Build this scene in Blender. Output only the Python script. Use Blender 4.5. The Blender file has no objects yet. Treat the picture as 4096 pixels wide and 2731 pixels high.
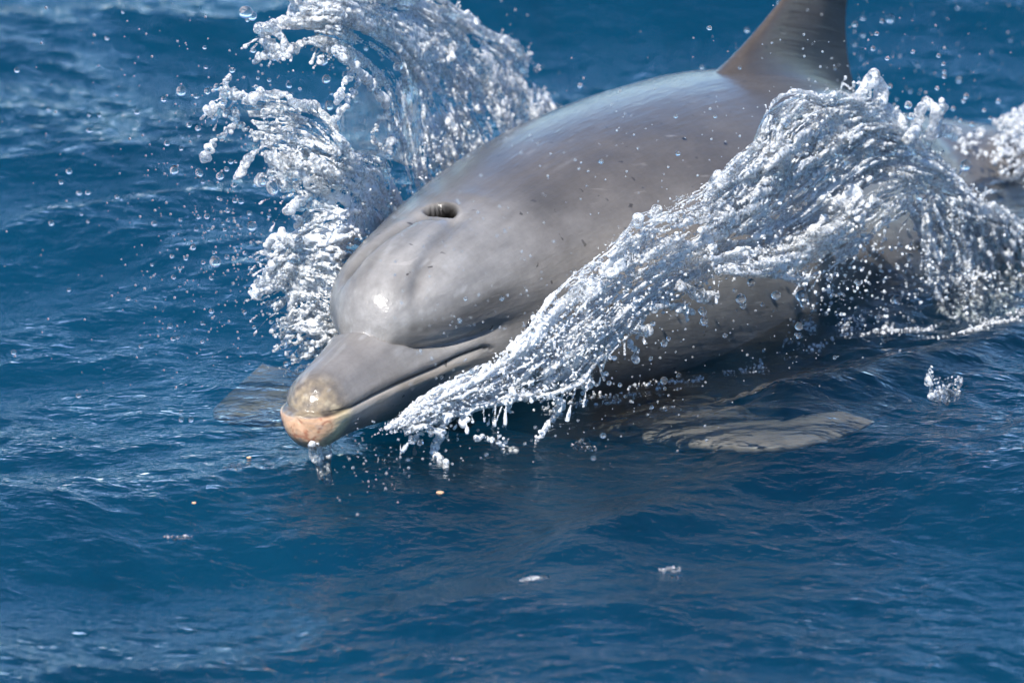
import bpy, bmesh, math, random
import numpy as np
from mathutils import Vector

random.seed(7)
RNG = np.random.default_rng(7)
scene = bpy.context.scene
col = scene.collection

# ------------------------------------------------------------------ camera
ELEV = math.radians(18.0)
DIST = 8.0
FPX = 7600.0                       # focal length in pixels of a 1024 px wide frame
SE, CE = math.sin(ELEV), math.cos(ELEV)
CAM = np.array([0.0, -DIST * CE, DIST * SE])
cam_d = bpy.data.cameras.new('camera')
cam = bpy.data.objects.new('camera', cam_d)
col.objects.link(cam)
cam.location = CAM
cam.rotation_euler = (math.pi / 2 - ELEV, 0, 0)
cam_d.sensor_width = 36.0
cam_d.lens = FPX * 36.0 / 1024.0
cam_d.clip_start = 0.5
cam_d.clip_end = 5000
cam_d.dof.use_dof = True
cam_d.dof.focus_distance = 7.72
cam_d.dof.aperture_fstop = 7.0
scene.camera = cam

# ------------------------------------------------------------------ world + sun
SUN = np.array([-0.22, -0.64, 0.735]); SUN /= np.linalg.norm(SUN)
sun_el = math.asin(SUN[2])
world = bpy.data.worlds.new('World')
scene.world = world
world.use_nodes = True
wn = world.node_tree.nodes; wl = world.node_tree.links
bg = wn['Background']
sky = wn.new('ShaderNodeTexSky')
sky.sky_type = 'NISHITA'
sky.sun_disc = False
sky.sun_elevation = sun_el
sky.sun_rotation = math.atan2(SUN[0], SUN[1])
sky.altitude = 2000.0
sky.air_density = 1.0
sky.dust_density = 0.0
sky.ozone_density = 2.2
tint = wn.new('ShaderNodeMix'); tint.data_type = 'RGBA'; tint.blend_type = 'MULTIPLY'   # deep clear tropical blue
tint.inputs[0].default_value = 1.0
wl.new(sky.outputs[0], tint.inputs[6]); tint.inputs[7].default_value = (0.80, 0.96, 1.10, 1)
wl.new(tint.outputs[2], bg.inputs['Color'])
bg.inputs['Strength'].default_value = 0.105
sun_d = bpy.data.lights.new('sun', 'SUN')
sun_d.energy = 4.2
sun_d.angle = math.radians(0.53)
sun_d.color = (1.0, 0.955, 0.89)
sun = bpy.data.objects.new('sun', sun_d)
col.objects.link(sun)
sun.rotation_euler = Vector(-SUN).to_track_quat('-Z', 'Y').to_euler()
sun.location = (SUN * 20).tolist()

vs = scene.view_settings
vs.view_transform = 'Standard'
vs.look = 'None'
vs.exposure = 0.85
vs.gamma = 1.0
scene.cycles.use_denoising = True
scene.cycles.use_adaptive_sampling = True
scene.cycles.adaptive_threshold = 0.06
scene.cycles.adaptive_min_samples = 20
scene.cycles.caustics_reflective = False
scene.cycles.caustics_refractive = False
scene.cycles.max_bounces = 10
scene.cycles.transmission_bounces = 8
scene.cycles.transparent_max_bounces = 16
scene.cycles.glossy_bounces = 4
scene.cycles.diffuse_bounces = 2
scene.cycles.volume_bounces = 0
scene.cycles.sample_clamp_indirect = 6.0

# ------------------------------------------------------------------ helpers
def proj(P):
    P = np.atleast_2d(np.asarray(P, float))
    Y = P[:, 1] * SE + P[:, 2] * CE
    d = DIST + P[:, 1] * CE - P[:, 2] * SE
    return np.stack([512 + FPX * P[:, 0] / d, 341 - FPX * Y / d], 1)

def ray(u, v):
    X = (np.asarray(u, float) - 512) / FPX
    Y = (341 - np.asarray(v, float)) / FPX
    d = np.stack([X, CE + Y * SE, -SE + Y * CE], -1)
    return d

C0 = np.array([-0.215, -0.47, 0.0])
HT = np.array([0.45, 0.893, 0.0])
HS = np.array([0.893, -0.45, 0.0])

def on_plane(u, v, w):
    """pixel -> point on the upright sheet standing w metres to the side of the animal's axis"""
    d = ray(u, v)
    t = (np.asarray(w) - (CAM - C0) @ HS) / (d @ HS)
    return CAM + d * t[..., None]

def on_water(u, v, z=0.0):
    d = ray(u, v)
    t = (z - CAM[2]) / d[..., 2]
    return CAM + d * t[..., None]

def hash3(i, j, k, seed):
    n = (i * 73856093) ^ (j * 19349663) ^ (k * 83492791) ^ (seed * 2654435761)
    n = n & 0xffffffff
    n = ((n ^ (n >> 15)) * 2246822519) & 0xffffffff
    n = ((n ^ (n >> 13)) * 3266489917) & 0xffffffff
    n = n ^ (n >> 16)
    return n.astype(np.float64) / 4294967295.0

def vnoise(P, freq, seed=0, octaves=1):
    P = np.asarray(P, float)
    out = np.zeros(len(P)); amp = 1.0; tot = 0
    for o in range(octaves):
        Q = P * freq
        I = np.floor(Q).astype(np.int64); F = Q - I
        F = F * F * F * (F * (F * 6 - 15) + 10)
        r = np.zeros(len(P))
        for a in (0, 1):
            for b in (0, 1):
                for c in (0, 1):
                    w = (F[:, 0] if a else 1 - F[:, 0]) * (F[:, 1] if b else 1 - F[:, 1]) * (F[:, 2] if c else 1 - F[:, 2])
                    r += w * hash3(I[:, 0] + a, I[:, 1] + b, I[:, 2] + c, seed + o * 17)
        out += amp * r; tot += amp
        amp *= 0.5; freq = freq * 2.03
    return out / tot * 2 - 1

def smooth(x, a, b):
    t = np.clip((x - a) / (b - a), 0, 1)
    return t * t * (3 - 2 * t)

def catmull(pts, n):
    P = np.asarray(pts, float)
    if len(P) == 2:
        t = np.linspace(0, 1, n)[:, None]
        return P[0] * (1 - t) + P[1] * t
    E = np.vstack([2 * P[0] - P[1], P, 2 * P[-1] - P[-2]])
    seg = np.linalg.norm(np.diff(P, axis=0), axis=1)
    cum = np.concatenate([[0], np.cumsum(seg)])
    q = np.linspace(0, cum[-1], n)
    k = np.clip(np.searchsorted(cum, q, side='right') - 1, 0, len(P) - 2)
    t = ((q - cum[k]) / np.maximum(seg[k], 1e-9))[:, None]
    a, b, c, d = E[k], E[k + 1], E[k + 2], E[k + 3]
    return 0.5 * (2 * b + (c - a) * t + (2 * a - 5 * b + 4 * c - d) * t ** 2 + (3 * b - a - 3 * c + d) * t ** 3)

def pchip(x, xs, ys):
    xs = np.asarray(xs, float); ys = np.asarray(ys, float)
    h = np.diff(xs); dl = np.diff(ys) / h
    m = np.zeros(len(xs)); m[0] = dl[0]; m[-1] = dl[-1]
    for i in range(1, len(xs) - 1):
        if dl[i - 1] * dl[i] > 0:
            w1 = 2 * h[i] + h[i - 1]; w2 = h[i] + 2 * h[i - 1]
            m[i] = (w1 + w2) / (w1 / dl[i - 1] + w2 / dl[i])
    x = np.clip(x, xs[0], xs[-1])
    k = np.clip(np.searchsorted(xs, x, side='right') - 1, 0, len(xs) - 2)
    t = (x - xs[k]) / h[k]
    return ((1 + 2 * t) * (1 - t) ** 2 * ys[k] + t * (1 - t) ** 2 * h[k] * m[k]
            + t * t * (3 - 2 * t) * ys[k + 1] + t * t * (t - 1) * h[k] * m[k + 1])

def tag(o, label=None, cat=None, group=None, kind=None):
    if label: o['label'] = label
    if cat: o['category'] = cat
    if group: o['group'] = group
    if kind: o['kind'] = kind
    return o

def mesh_obj(name, verts, faces, mat, parent=None, smooth_=True, attrs=None):
    me = bpy.data.meshes.new(name)
    verts = np.ascontiguousarray(verts, dtype=np.float32)
    faces = np.asarray(faces)
    me.vertices.add(len(verts)); me.vertices.foreach_set('co', verts.ravel())
    nf, k = faces.shape
    me.loops.add(nf * k); me.loops.foreach_set('vertex_index', faces.astype(np.int32).ravel())
    me.polygons.add(nf)
    me.polygons.foreach_set('loop_start', np.arange(0, nf * k, k, dtype=np.int32))
    me.update(calc_edges=True)
    me.validate()
    if smooth_:
        me.polygons.foreach_set('use_smooth', np.ones(len(me.polygons), dtype=bool))
    if attrs:
        for an, (typ, data) in attrs.items():
            a = me.attributes.new(an, typ, 'POINT')
            if typ == 'FLOAT_COLOR':
                a.data.foreach_set('color', np.ascontiguousarray(data, dtype=np.float32).ravel())
            elif typ == 'FLOAT':
                a.data.foreach_set('value', np.ascontiguousarray(data, dtype=np.float32))
            else:
                a.data.foreach_set('vector', np.ascontiguousarray(data, dtype=np.float32).ravel())
    if mat: me.materials.append(mat)
    o = bpy.data.objects.new(name, me)
    col.objects.link(o)
    if parent: o.parent = parent
    return o

def grid_faces(nr, nc, wrap=False):
    i = np.arange(nr - 1)[:, None]
    j = np.arange(nc if wrap else nc - 1)[None, :]
    a = i * nc + j; b = i * nc + (j + 1) % nc
    return np.stack([a, b, b + nc, a + nc], -1).reshape(-1, 4)

class NT:
    """small node-tree builder"""
    def __init__(self, name):
        self.m = bpy.data.materials.new(name); self.m.use_nodes = True
        self.t = self.m.node_tree; self.n = self.t.nodes; self.l = self.t.links
        self.n.clear(); self.out = self.n.new('ShaderNodeOutputMaterial')
    def __call__(self, typ, inputs=None, **kw):
        nd = self.n.new(typ)
        for k, v in kw.items(): setattr(nd, k, v)
        for k, v in (inputs or {}).items():
            if isinstance(v, bpy.types.NodeSocket): self.l.new(v, nd.inputs[k])
            else: nd.inputs[k].default_value = v
        return nd
    def ramp(self, fac, stops, interp='LINEAR'):
        nd = self.n.new('ShaderNodeValToRGB'); cr = nd.color_ramp; cr.interpolation = interp
        while len(cr.elements) < len(stops): cr.elements.new(0.5)
        for e, (p, c) in zip(cr.elements, stops):
            e.position = p; e.color = c if len(c) == 4 else (*c, 1)
        self.l.new(fac, nd.inputs[0])
        return nd.outputs[0]

# ------------------------------------------------------------------ materials
def mat_sea():
    T = NT('sea_water')
    geo = T('ShaderNodeNewGeometry')
    mp = T('ShaderNodeMapping', {'Vector': geo.outputs['Position'], 'Scale': (0.75, 1.25, 1.0), 'Rotation': (0, 0, 0.22)})
    n1 = T('ShaderNodeTexNoise', {'Vector': mp.outputs[0], 'Scale': 34.0, 'Detail': 3.0, 'Roughness': 0.55, 'Distortion': 0.35})
    n2 = T('ShaderNodeTexNoise', {'Vector': mp.outputs[0], 'Scale': 95.0, 'Detail': 2.0, 'Roughness': 0.5, 'Distortion': 0.2})
    ca = T('ShaderNodeAttribute', attribute_name='calm')
    cs = T('ShaderNodeMath', {0: ca.outputs['Fac'], 1: -0.60, 2: 1.0}, operation='MULTIPLY_ADD')
    b1 = T('ShaderNodeBump', {'Height': n1.outputs[0], 'Strength': cs.outputs[0], 'Distance': 0.0068})
    b2 = T('ShaderNodeBump', {'Height': n2.outputs[0], 'Strength': 1.0, 'Distance': 0.0022, 'Normal': b1.outputs[0]})
    fr = T('ShaderNodeFresnel', {'IOR': 1.333, 'Normal': b2.outputs[0]})
    gl = T('ShaderNodeBsdfGlossy', {'Color': (1, 1, 1, 1), 'Roughness': 0.03, 'Normal': b2.outputs[0]})
    tr = T('ShaderNodeBsdfTransparent', {'Color': (1, 1, 1, 1)})
    mx = T('ShaderNodeMixShader', {0: fr.outputs[0], 1: tr.outputs[0], 2: gl.outputs[0]})
    T.l.new(mx.outputs[0], T.out.inputs['Surface'])
    sc = T('ShaderNodeVolumeScatter', {'Color': (0.007, 0.094, 0.218, 1), 'Density': 2.6, 'Anisotropy': 0.0})
    ab = T('ShaderNodeVolumeAbsorption', {'Color': (0.12, 0.58, 0.70, 1), 'Density': 2.0})
    ad = T('ShaderNodeAddShader', {0: sc.outputs[0], 1: ab.outputs[0]})
    T.l.new(ad.outputs[0], T.out.inputs['Volume'])
    return T.m

def link_mix(T, a, b, fac, blend='MIX'):
    nd = T.n.new('ShaderNodeMix'); nd.data_type = 'RGBA'; nd.blend_type = blend
    fi = [s for s in nd.inputs if s.identifier == 'Factor_Float'][0]
    ai = [s for s in nd.inputs if s.identifier == 'A_Color'][0]
    bi = [s for s in nd.inputs if s.identifier == 'B_Color'][0]
    for s, x in ((fi, fac), (ai, a), (bi, b)):
        if isinstance(x, bpy.types.NodeSocket): T.l.new(x, s)
        else: s.default_value = x
    return [s for s in nd.outputs if s.identifier == 'Result_Color'][0]

def make_skin(name='dolphin_skin'):
    T = NT(name)
    at = T('ShaderNodeAttribute', attribute_name='Col')
    pos = T('ShaderNodeAttribute', attribute_name='body')
    v = pos.outputs['Vector']
    n1 = T('ShaderNodeTexNoise', {'Vector': v, 'Scale': 14.0, 'Detail': 7.0, 'Roughness': 0.62})
    r1 = T.ramp(n1.outputs[0], [(0.30, (0.70, 0.69, 0.68)), (0.68, (1.0, 1.0, 1.0))])
    c = link_mix(T, at.outputs['Color'], r1, 1.0, 'MULTIPLY')
    # long soft scratches running along the body
    mp = T('ShaderNodeMapping', {'Vector': v, 'Scale': (3.0, 40.0, 40.0), 'Rotation': (0.0, 0.12, 0.2)})
    n2 = T('ShaderNodeTexNoise', {'Vector': mp.outputs[0], 'Scale': 2.2, 'Detail': 5.0, 'Roughness': 0.7})
    r2 = T.ramp(n2.outputs[0], [(0.35, (0.90, 0.895, 0.89)), (0.65, (1.0, 1.0, 1.0))])
    c = link_mix(T, c, r2, 1.0, 'MULTIPLY')
    mp3 = T('ShaderNodeMapping', {'Vector': v, 'Scale': (14.0, 3.0, 120.0), 'Rotation': (0.5, 0.3, 0.9)})
    n3 = T('ShaderNodeTexNoise', {'Vector': mp3.outputs[0], 'Scale': 1.6, 'Detail': 2.0, 'Roughness': 0.5})
    r3 = T.ramp(n3.outputs[0], [(0.70, (0, 0, 0)), (0.76, (1, 1, 1))])
    sc_ = T('ShaderNodeMath', {0: r3, 1: 0.22}, operation='MULTIPLY')
    c = link_mix(T, c, (0.50, 0.47, 0.44, 1), sc_.outputs[0])
    nt_ = T('ShaderNodeTexNoise', {'Vector': v, 'Scale': 150.0, 'Detail': 4.0, 'Roughness': 0.7})
    rt = T.ramp(nt_.outputs[0], [(0.36, (0.52, 0.50, 0.47)), (0.60, (1.0, 1.0, 1.0))])
    sx = T('ShaderNodeSeparateXYZ', {0: v})
    tipf = T('ShaderNodeMapRange', {'Value': sx.outputs[0], 'From Min': 0.075, 'From Max': 0.03, 'To Min': 0.18, 'To Max': 0.38})
    c = link_mix(T, c, rt, tipf.outputs[0], 'MULTIPLY')
    # dark flecks
    wob = T('ShaderNodeTexNoise', {'Vector': v, 'Scale': 120.0, 'Detail': 1.0})
    vv = link_mix(T, v, wob.outputs['Color'], 0.012)
    vo = T('ShaderNodeTexVoronoi', {'Vector': vv, 'Scale': 58.0, 'Randomness': 1.0})
    sp = T.ramp(vo.outputs['Distance'], [(0.10, (1, 1, 1)), (0.16, (0, 0, 0))])
    ng = T.ramp(vo.outputs['Color'], [(0.60, (0, 0, 0)), (0.66, (1, 1, 1))])
    fl = T('ShaderNodeMath', {0: sp, 1: ng}, operation='MULTIPLY')
    fl2 = T('ShaderNodeMath', {0: fl.outputs[0], 1: 0.8}, operation='MULTIPLY')
    c = link_mix(T, c, (0.035, 0.030, 0.028, 1), fl2.outputs[0])
    nb = T('ShaderNodeTexNoise', {'Vector': v, 'Scale': 220.0, 'Detail': 3.0, 'Roughness': 0.6})
    nb2 = T('ShaderNodeTexNoise', {'Vector': mp.outputs[0], 'Scale': 1.3, 'Detail': 4.0, 'Roughness': 0.6})
    b0 = T('ShaderNodeBump', {'Height': nb2.outputs[0], 'Strength': 0.8, 'Distance': 0.0022})
    b1 = T('ShaderNodeBump', {'Height': nb.outputs[0], 'Strength': 0.35, 'Distance': 0.0006, 'Normal': b0.outputs[0]})
    nw = T('ShaderNodeTexNoise', {'Vector': mp.outputs[0], 'Scale': 5.0, 'Detail': 3.0, 'Roughness': 0.65, 'Distortion': 0.5})
    bw = T('ShaderNodeBump', {'Height': nw.outputs[0], 'Strength': 0.8, 'Distance': 0.0009, 'Normal': b0.outputs[0]})
    sl = T('ShaderNodeMath', {0: at.outputs['Alpha'], 1: 0.35}, operation='MULTIPLY')
    cw = T('ShaderNodeMath', {0: at.outputs['Alpha'], 1: 0.85}, operation='MULTIPLY')
    rg = T.ramp(n1.outputs[0], [(0.3, (0.34, 0.34, 0.34)), (0.7, (0.5, 0.5, 0.5))])
    p = T('ShaderNodeBsdfPrincipled', {'Base Color': c, 'Roughness': rg, 'Normal': b1.outputs[0],
          'Coat Weight': cw.outputs[0], 'Coat Roughness': 0.12, 'Coat IOR': 1.34, 'Coat Normal': bw.outputs[0],
          'Specular IOR Level': sl.outputs[0]})
    T.l.new(p.outputs[0], T.out.inputs['Surface'])
    return T.m

def mat_splash(name, white=0.5, clear=0.25, rough=0.0, bumpd=0.003, scale=140.0):
    """aerated water: refracting body, some straight-through film, milky flecks for crowded bubbles and painted-in sun glints"""
    T = NT(name)
    geo = T('ShaderNodeNewGeometry')
    p = geo.outputs['Position']
    n1 = T('ShaderNodeTexNoise', {'Vector': p, 'Scale': scale, 'Detail': 3.0, 'Roughness': 0.6, 'Distortion': 0.4})
    n0 = T('ShaderNodeTexNoise', {'Vector': p, 'Scale': 26.0, 'Detail': 3.0, 'Roughness': 0.6})
    n2 = T('ShaderNodeTexNoise', {'Vector': p, 'Scale': 230.0, 'Detail': 3.0, 'Roughness': 0.65, 'Distortion': 0.6})
    b1 = T('ShaderNodeBump', {'Height': n1.outputs[0], 'Strength': 1.0, 'Distance': bumpd})
    gl = T('ShaderNodeBsdfGlass', {'Color': (0.97, 0.99, 1.0, 1), 'Roughness': rough, 'IOR': 1.333, 'Normal': b1.outputs[0]})
    tr = T('ShaderNodeBsdfTransparent', {'Color': (0.98, 0.99, 1.0, 1)})
    df = T('ShaderNodeBsdfDiffuse', {'Color': (0.90, 0.92, 0.94, 1), 'Normal': b1.outputs[0]})
    tl = T('ShaderNodeBsdfTranslucent', {'Color': (0.90, 0.92, 0.94, 1), 'Normal': b1.outputs[0]})
    wh = T('ShaderNodeMixShader', {0: 0.4, 1: df.outputs[0], 2: tl.outputs[0]})
    m1 = T('ShaderNodeMixShader', {0: clear, 1: gl.outputs[0], 2: tr.outputs[0]})
    at = T('ShaderNodeAttribute', attribute_name='milk')
    # level = white + milk + slow variation; flecks where the fine noise stays under it
    lv = T('ShaderNodeMath', {0: n0.outputs[0], 1: 0.9, 2: white - 0.45}, operation='MULTIPLY_ADD')
    pt = T('ShaderNodeMath', {0: geo.outputs['Pointiness'], 1: 1.0, 2: -0.5}, operation='MULTIPLY_ADD')  # convex ridges whitened to paint in their glints
    lv1 = T('ShaderNodeMath', {0: lv.outputs[0], 1: pt.outputs[0]}, operation='ADD')
    lv2 = T('ShaderNodeMath', {0: lv1.outputs[0], 1: at.outputs['Fac']}, operation='ADD')
    df_ = T('ShaderNodeMath', {0: lv2.outputs[0], 1: n2.outputs[0]}, operation='SUBTRACT')
    fac = T('ShaderNodeMapRange', {'Value': df_.outputs[0], 'From Min': -0.10, 'From Max': 0.12, 'To Min': 0.0, 'To Max': 0.94})
    m2 = T('ShaderNodeMixShader', {0: fac.outputs[0], 1: m1.outputs[0], 2: wh.outputs[0]})
    T.l.new(m2.outputs[0], T.out.inputs['Surface'])
    return T.m

def mat_drop(name, white):
    T = NT(name)
    gl = T('ShaderNodeBsdfGlass', {'Color': (1, 1, 1, 1), 'Roughness': 0.0, 'IOR': 1.333})
    tl = T('ShaderNodeBsdfTranslucent', {'Color': (0.95, 0.96, 0.97, 1)})
    df = T('ShaderNodeBsdfDiffuse', {'Color': (0.95, 0.96, 0.97, 1)})
    w = T('ShaderNodeMixShader', {0: 0.5, 1: df.outputs[0], 2: tl.outputs[0]})  # white share puts the sun glints of the drops into their colour
    m = T('ShaderNodeMixShader', {0: white, 1: gl.outputs[0], 2: w.outputs[0]})
    T.l.new(m.outputs[0], T.out.inputs['Surface'])
    return T.m

def mat_plain(name, colr, rough=0.5):
    T = NT(name)
    geo = T('ShaderNodeNewGeometry')
    n = T('ShaderNodeTexNoise', {'Vector': geo.outputs['Position'], 'Scale': 160.0, 'Detail': 3.0})
    r = T.ramp(n.outputs[0], [(0.3, tuple(x * 0.75 for x in colr)), (0.7, tuple(min(1, x * 1.15) for x in colr))])
    p = T('ShaderNodeBsdfPrincipled', {'Base Color': r, 'Roughness': rough, 'Coat Weight': 0.6})
    T.l.new(p.outputs[0], T.out.inputs['Surface'])
    return T.m

M_SEA = mat_sea()
M_SKIN = make_skin()
M_SPLASH = mat_splash('splash_water', 0.455, 0.50, 0.04)
M_FILM = mat_splash('film_water', 0.16, 0.60, 0.0, 0.002, 90.0)
M_DROP = mat_drop('droplet_water', 0.05)
M_SPRAY = mat_drop('spray_water', 0.32)

# ------------------------------------------------------------------ sea
def sea_calm(x, y):
    A = on_water(np.array([520.]), np.array([535.]))[0]
    return np.exp(-((x - A[0]) / 0.26) ** 2 - ((y - A[1]) / 0.24) ** 2)

def sea_height(x, y):
    """wave field: wind ripples, chop and the wake of the animal"""
    rs = np.random.default_rng(11)
    z = np.zeros_like(x)
    wx = x + 0.018 * np.sin(7.1 * y + 2.0 * x) + 0.007 * np.sin(19.0 * x + 11.0 * y)
    wy = y + 0.016 * np.sin(6.3 * x - 3.0 * y + 1.0) + 0.006 * np.sin(17.0 * y - 13.0 * x)
    n = 150
    for i in range(n):
        lam = 0.022 * (1.5 / 0.022) ** ((i + rs.random()) / n)
        k = 2 * math.pi / lam
        a = math.radians(90 + rs.normal(0, 30) + 8)
        amp = 0.0034 * lam ** 1.0 * (1.2 if lam > 0.25 else 1.0)
        if lam < 0.14: amp *= 1.12
        ph = rs.random() * 2 * math.pi
        arg = k * (math.cos(a) * wx + math.sin(a) * wy) + ph
        z += amp * (np.sin(arg) + 0.22 * np.cos(2 * arg))
    # calmer, stretched skin of water pushed ahead of the flank
    z *= 1 - 0.52 * sea_calm(x, y)
    def ridge(p, q, h, w):
        P = on_water(np.array([p[0], q[0]], float), np.array([p[1], q[1]], float))[:, :2]
        d = P[1] - P[0]; L = np.linalg.norm(d); d /= L
        t = np.clip((x - P[0, 0]) * d[0] + (y - P[0, 1]) * d[1], 0, L)
        e2 = (x - P[0, 0] - t * d[0]) ** 2 + (y - P[0, 1] - t * d[1]) ** 2
        return h * np.exp(-e2 / w ** 2)
    z += ridge((800, 412), (1060, 322), 0.026, 0.060)
    z += ridge((560, 610), (740, 622), 0.012, 0.10)
    z += ridge((575, 550), (770, 474), 0.017, 0.055)
    z += ridge((335, 490), (430, 497), 0.010, 0.06)
    for (u, v, a) in ((268, 480, 0.0012), (742, 412, 0.0014), (826, 525, 0.0009), (700, 470, 0.0010), (590, 455, 0.0009), (900, 420, 0.0009), (175, 505, 0.0007), (660, 520, 0.0007)):
        c = on_water(np.array([u], float), np.array([v], float))[0]
        rr = np.sqrt((x - c[0]) ** 2 + (y - c[1]) ** 2)
        z += a * np.cos(2 * math.pi * rr / 0.020) * np.exp(-(rr / 0.045) ** 2)
    r = np.sqrt(x * x + y * y)
    z *= 1.0 / (1 + (r / 12.0) ** 2) + 0.0
    return z

def build_sea():
    def axis(lo, hi, step, far):
        mid = np.arange(lo, hi + 1e-9, step)
        g = []; d = step; p = hi
        while p < far:
            d *= 1.16; p += d; g.append(p)
        g2 = []; d = step; p = lo
        while p > -far:
            d *= 1.16; p -= d; g2.append(p)
        return np.concatenate([g2[::-1], mid, g])
    xs = axis(-0.78, 0.78, 0.0036, 900.0)
    ys = axis(-1.15, 1.55, 0.0046, 900.0)
    X, Y = np.meshgrid(xs, ys)
    Z = sea_height(X.ravel(), Y.ravel())
    V = np.stack([X.ravel(), Y.ravel(), Z], 1)
    nr, nc = len(ys), len(xs)
    F = grid_faces(nr, nc)
    # close the water body: a deep bottom joined to the rim
    rim = np.concatenate([np.arange(nc), np.arange(1, nr) * nc + nc - 1, (nr - 1) * nc + np.arange(nc - 2, -1, -1), np.arange(nr - 2, 0, -1) * nc])
    nb = len(V)
    bot = V[rim].copy(); bot[:, 2] = -6.0
    V = np.vstack([V, bot, [[0, 0, -6.0]]])
    m = len(rim); k = np.arange(m); k2 = (k + 1) % m
    side = np.stack([rim[k], nb + k, nb + k2, rim[k2]], 1)
    cap = np.stack([nb + k2, nb + k, np.full(m, nb + m), np.full(m, nb + m)], 1)
    me_faces = np.vstack([F, side])
    o = mesh_obj('sea', V, me_faces, M_SEA, attrs={'calm': ('FLOAT', sea_calm(V[:, 0], V[:, 1]))})
    bm = bmesh.new(); bm.from_mesh(o.data); bm.verts.ensure_lookup_table()
    c_ = bm.verts[nb + m]
    for a_, b_ in zip(k.tolist(), k2.tolist()):
        bm.faces.new((bm.verts[nb + b_], bm.verts[nb + a_], c_))
    bm.to_mesh(o.data); bm.free()
    tag(o, 'deep blue rippled sea water', 'water', kind='structure')
    return o

# ------------------------------------------------------------------ dolphin
SPINE_S = np.array([0.0, 0.14, 0.27, 0.40, 0.60, 0.80, 1.00, 1.27, 1.60, 1.95, 2.30])
SPINE_P = np.array([
    [-0.213, -0.470, 0.073],
    [-0.153, -0.343, 0.075],
    [-0.096, -0.227, 0.076],
    [-0.036, -0.112, 0.076],
    [0.060, 0.063, 0.052],
    [0.158, 0.237, 0.014],
    [0.257, 0.411, -0.030],
    [0.412, 0.615, -0.105],
    [0.660, 0.790, -0.120],
    [0.960, 0.940, -0.150],
    [1.270, 1.080, -0.190]])

_q = np.linspace(-0.2, 2.6, 1401)
_raw = np.stack([pchip(_q, SPINE_S, SPINE_P[:, i]) for i in range(3)], -1)
_d0 = (SPINE_P[1] - SPINE_P[0]) / 0.14; _d1 = (SPINE_P[-1] - SPINE_P[-2]) / 0.35
_raw[_q < 0] = SPINE_P[0] + _q[_q < 0][:, None] * _d0
_raw[_q > 2.3] = SPINE_P[-1] + (_q[_q > 2.3] - 2.3)[:, None] * _d1
_ker = np.exp(-0.5 * (np.arange(-60, 61) * 0.002 / 0.035) ** 2); _ker /= _ker.sum()
_sm = np.stack([np.convolve(np.pad(_raw[:, i], 60, mode='edge'), _ker, mode='valid') for i in range(3)], -1)

def spine(s):
    return np.stack([np.interp(s, _q, _sm[:, i]) for i in range(3)], -1)

def spine_frame(s):
    s = np.atleast_1d(s)
    e = 0.03
    a = spine(s - e); b = spine(s + e)
    T = b - a; T /= np.linalg.norm(T, axis=1)[:, None]
    Z = np.array([0, 0, 1.0])
    S = np.cross(T, Z); S /= np.linalg.norm(S, axis=1)[:, None]
    U = np.cross(S, T)
    return spine(s), T, S, U

def ell_r(st, ct, a, b, c):
    """far hit of a ray (st,ct) from the origin with an ellipse centred (0,c), half axes a,b; 0 if missed"""
    a = np.maximum(a, 1e-5); b = np.maximum(b, 1e-5)
    A = (st / a) ** 2 + (ct / b) ** 2
    B = -2 * ct * c / b ** 2
    Cc = (c / b) ** 2 - 1
    D = B * B - 4 * A * Cc
    ok = D > 0
    r = np.where(ok, (-B + np.sqrt(np.maximum(D, 0))) / (2 * A), 0)
    return np.maximum(r, 0)

def smax(a, b, k):
    h = np.clip(0.5 + 0.5 * (a - b) / k, 0, 1)
    return b * (1 - h) + a * h + k * h * (1 - h)

# half width / heights of the trunk along the body
B_S = [0.0, 0.04, 0.08, 0.12, 0.16, 0.20, 0.27, 0.34, 0.42, 0.52, 0.65, 0.80, 0.95, 1.10, 1.30, 1.60, 1.90, 2.20, 2.30]
JAW_H = [0.029, 0.033, 0.038, 0.043, 0.048, 0.052, 0.060, 0.075, 0.10, 0.13, 0.160, 0.185, 0.197, 0.190, 0.160, 0.100, 0.062, 0.035, 0.03]
JAW_W = [0.029, 0.033, 0.037, 0.043, 0.051, 0.060, 0.078, 0.098, 0.122, 0.148, 0.172, 0.190, 0.197, 0.189, 0.154, 0.085, 0.045, 0.022, 0.02]
LOW_H = [0.041, 0.043, 0.045, 0.049, 0.055, 0.063, 0.081, 0.100, 0.130, 0.158, 0.182, 0.198, 0.204, 0.195, 0.165, 0.105, 0.065, 0.035, 0.03]
LOW_W = [0.030, 0.034, 0.037, 0.043, 0.051, 0.060, 0.078, 0.098, 0.122, 0.148, 0.172, 0.190, 0.197, 0.189, 0.154, 0.085, 0.045, 0.022, 0.02]
# melon lobe (upper head), centre height, half width, half height
ME_S = [0.136, 0.141, 0.147, 0.154, 0.163, 0.175, 0.191, 0.212, 0.24, 0.28, 0.34, 0.42, 0.52, 0.65, 0.80, 0.95, 1.10, 1.30, 1.60, 2.3]
ME_C = [0.020, 0.027, 0.032, 0.042, 0.047, 0.049, 0.050, 0.051, 0.051, 0.050, 0.045, 0.036, 0.025, 0.015, 0.005, 0.0, 0.0, 0.0, 0.0, 0.0]
ME_H = [0.010, 0.017, 0.024, 0.031, 0.038, 0.045, 0.050, 0.057, 0.063, 0.068, 0.077, 0.094, 0.122, 0.150, 0.176, 0.190, 0.186, 0.160, 0.103, 0.03]
ME_W = [0.012, 0.017, 0.024, 0.032, 0.040, 0.050, 0.060, 0.069, 0.077, 0.087, 0.102, 0.124, 0.148, 0.172, 0.190, 0.197, 0.189, 0.154, 0.084, 0.02]

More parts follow.
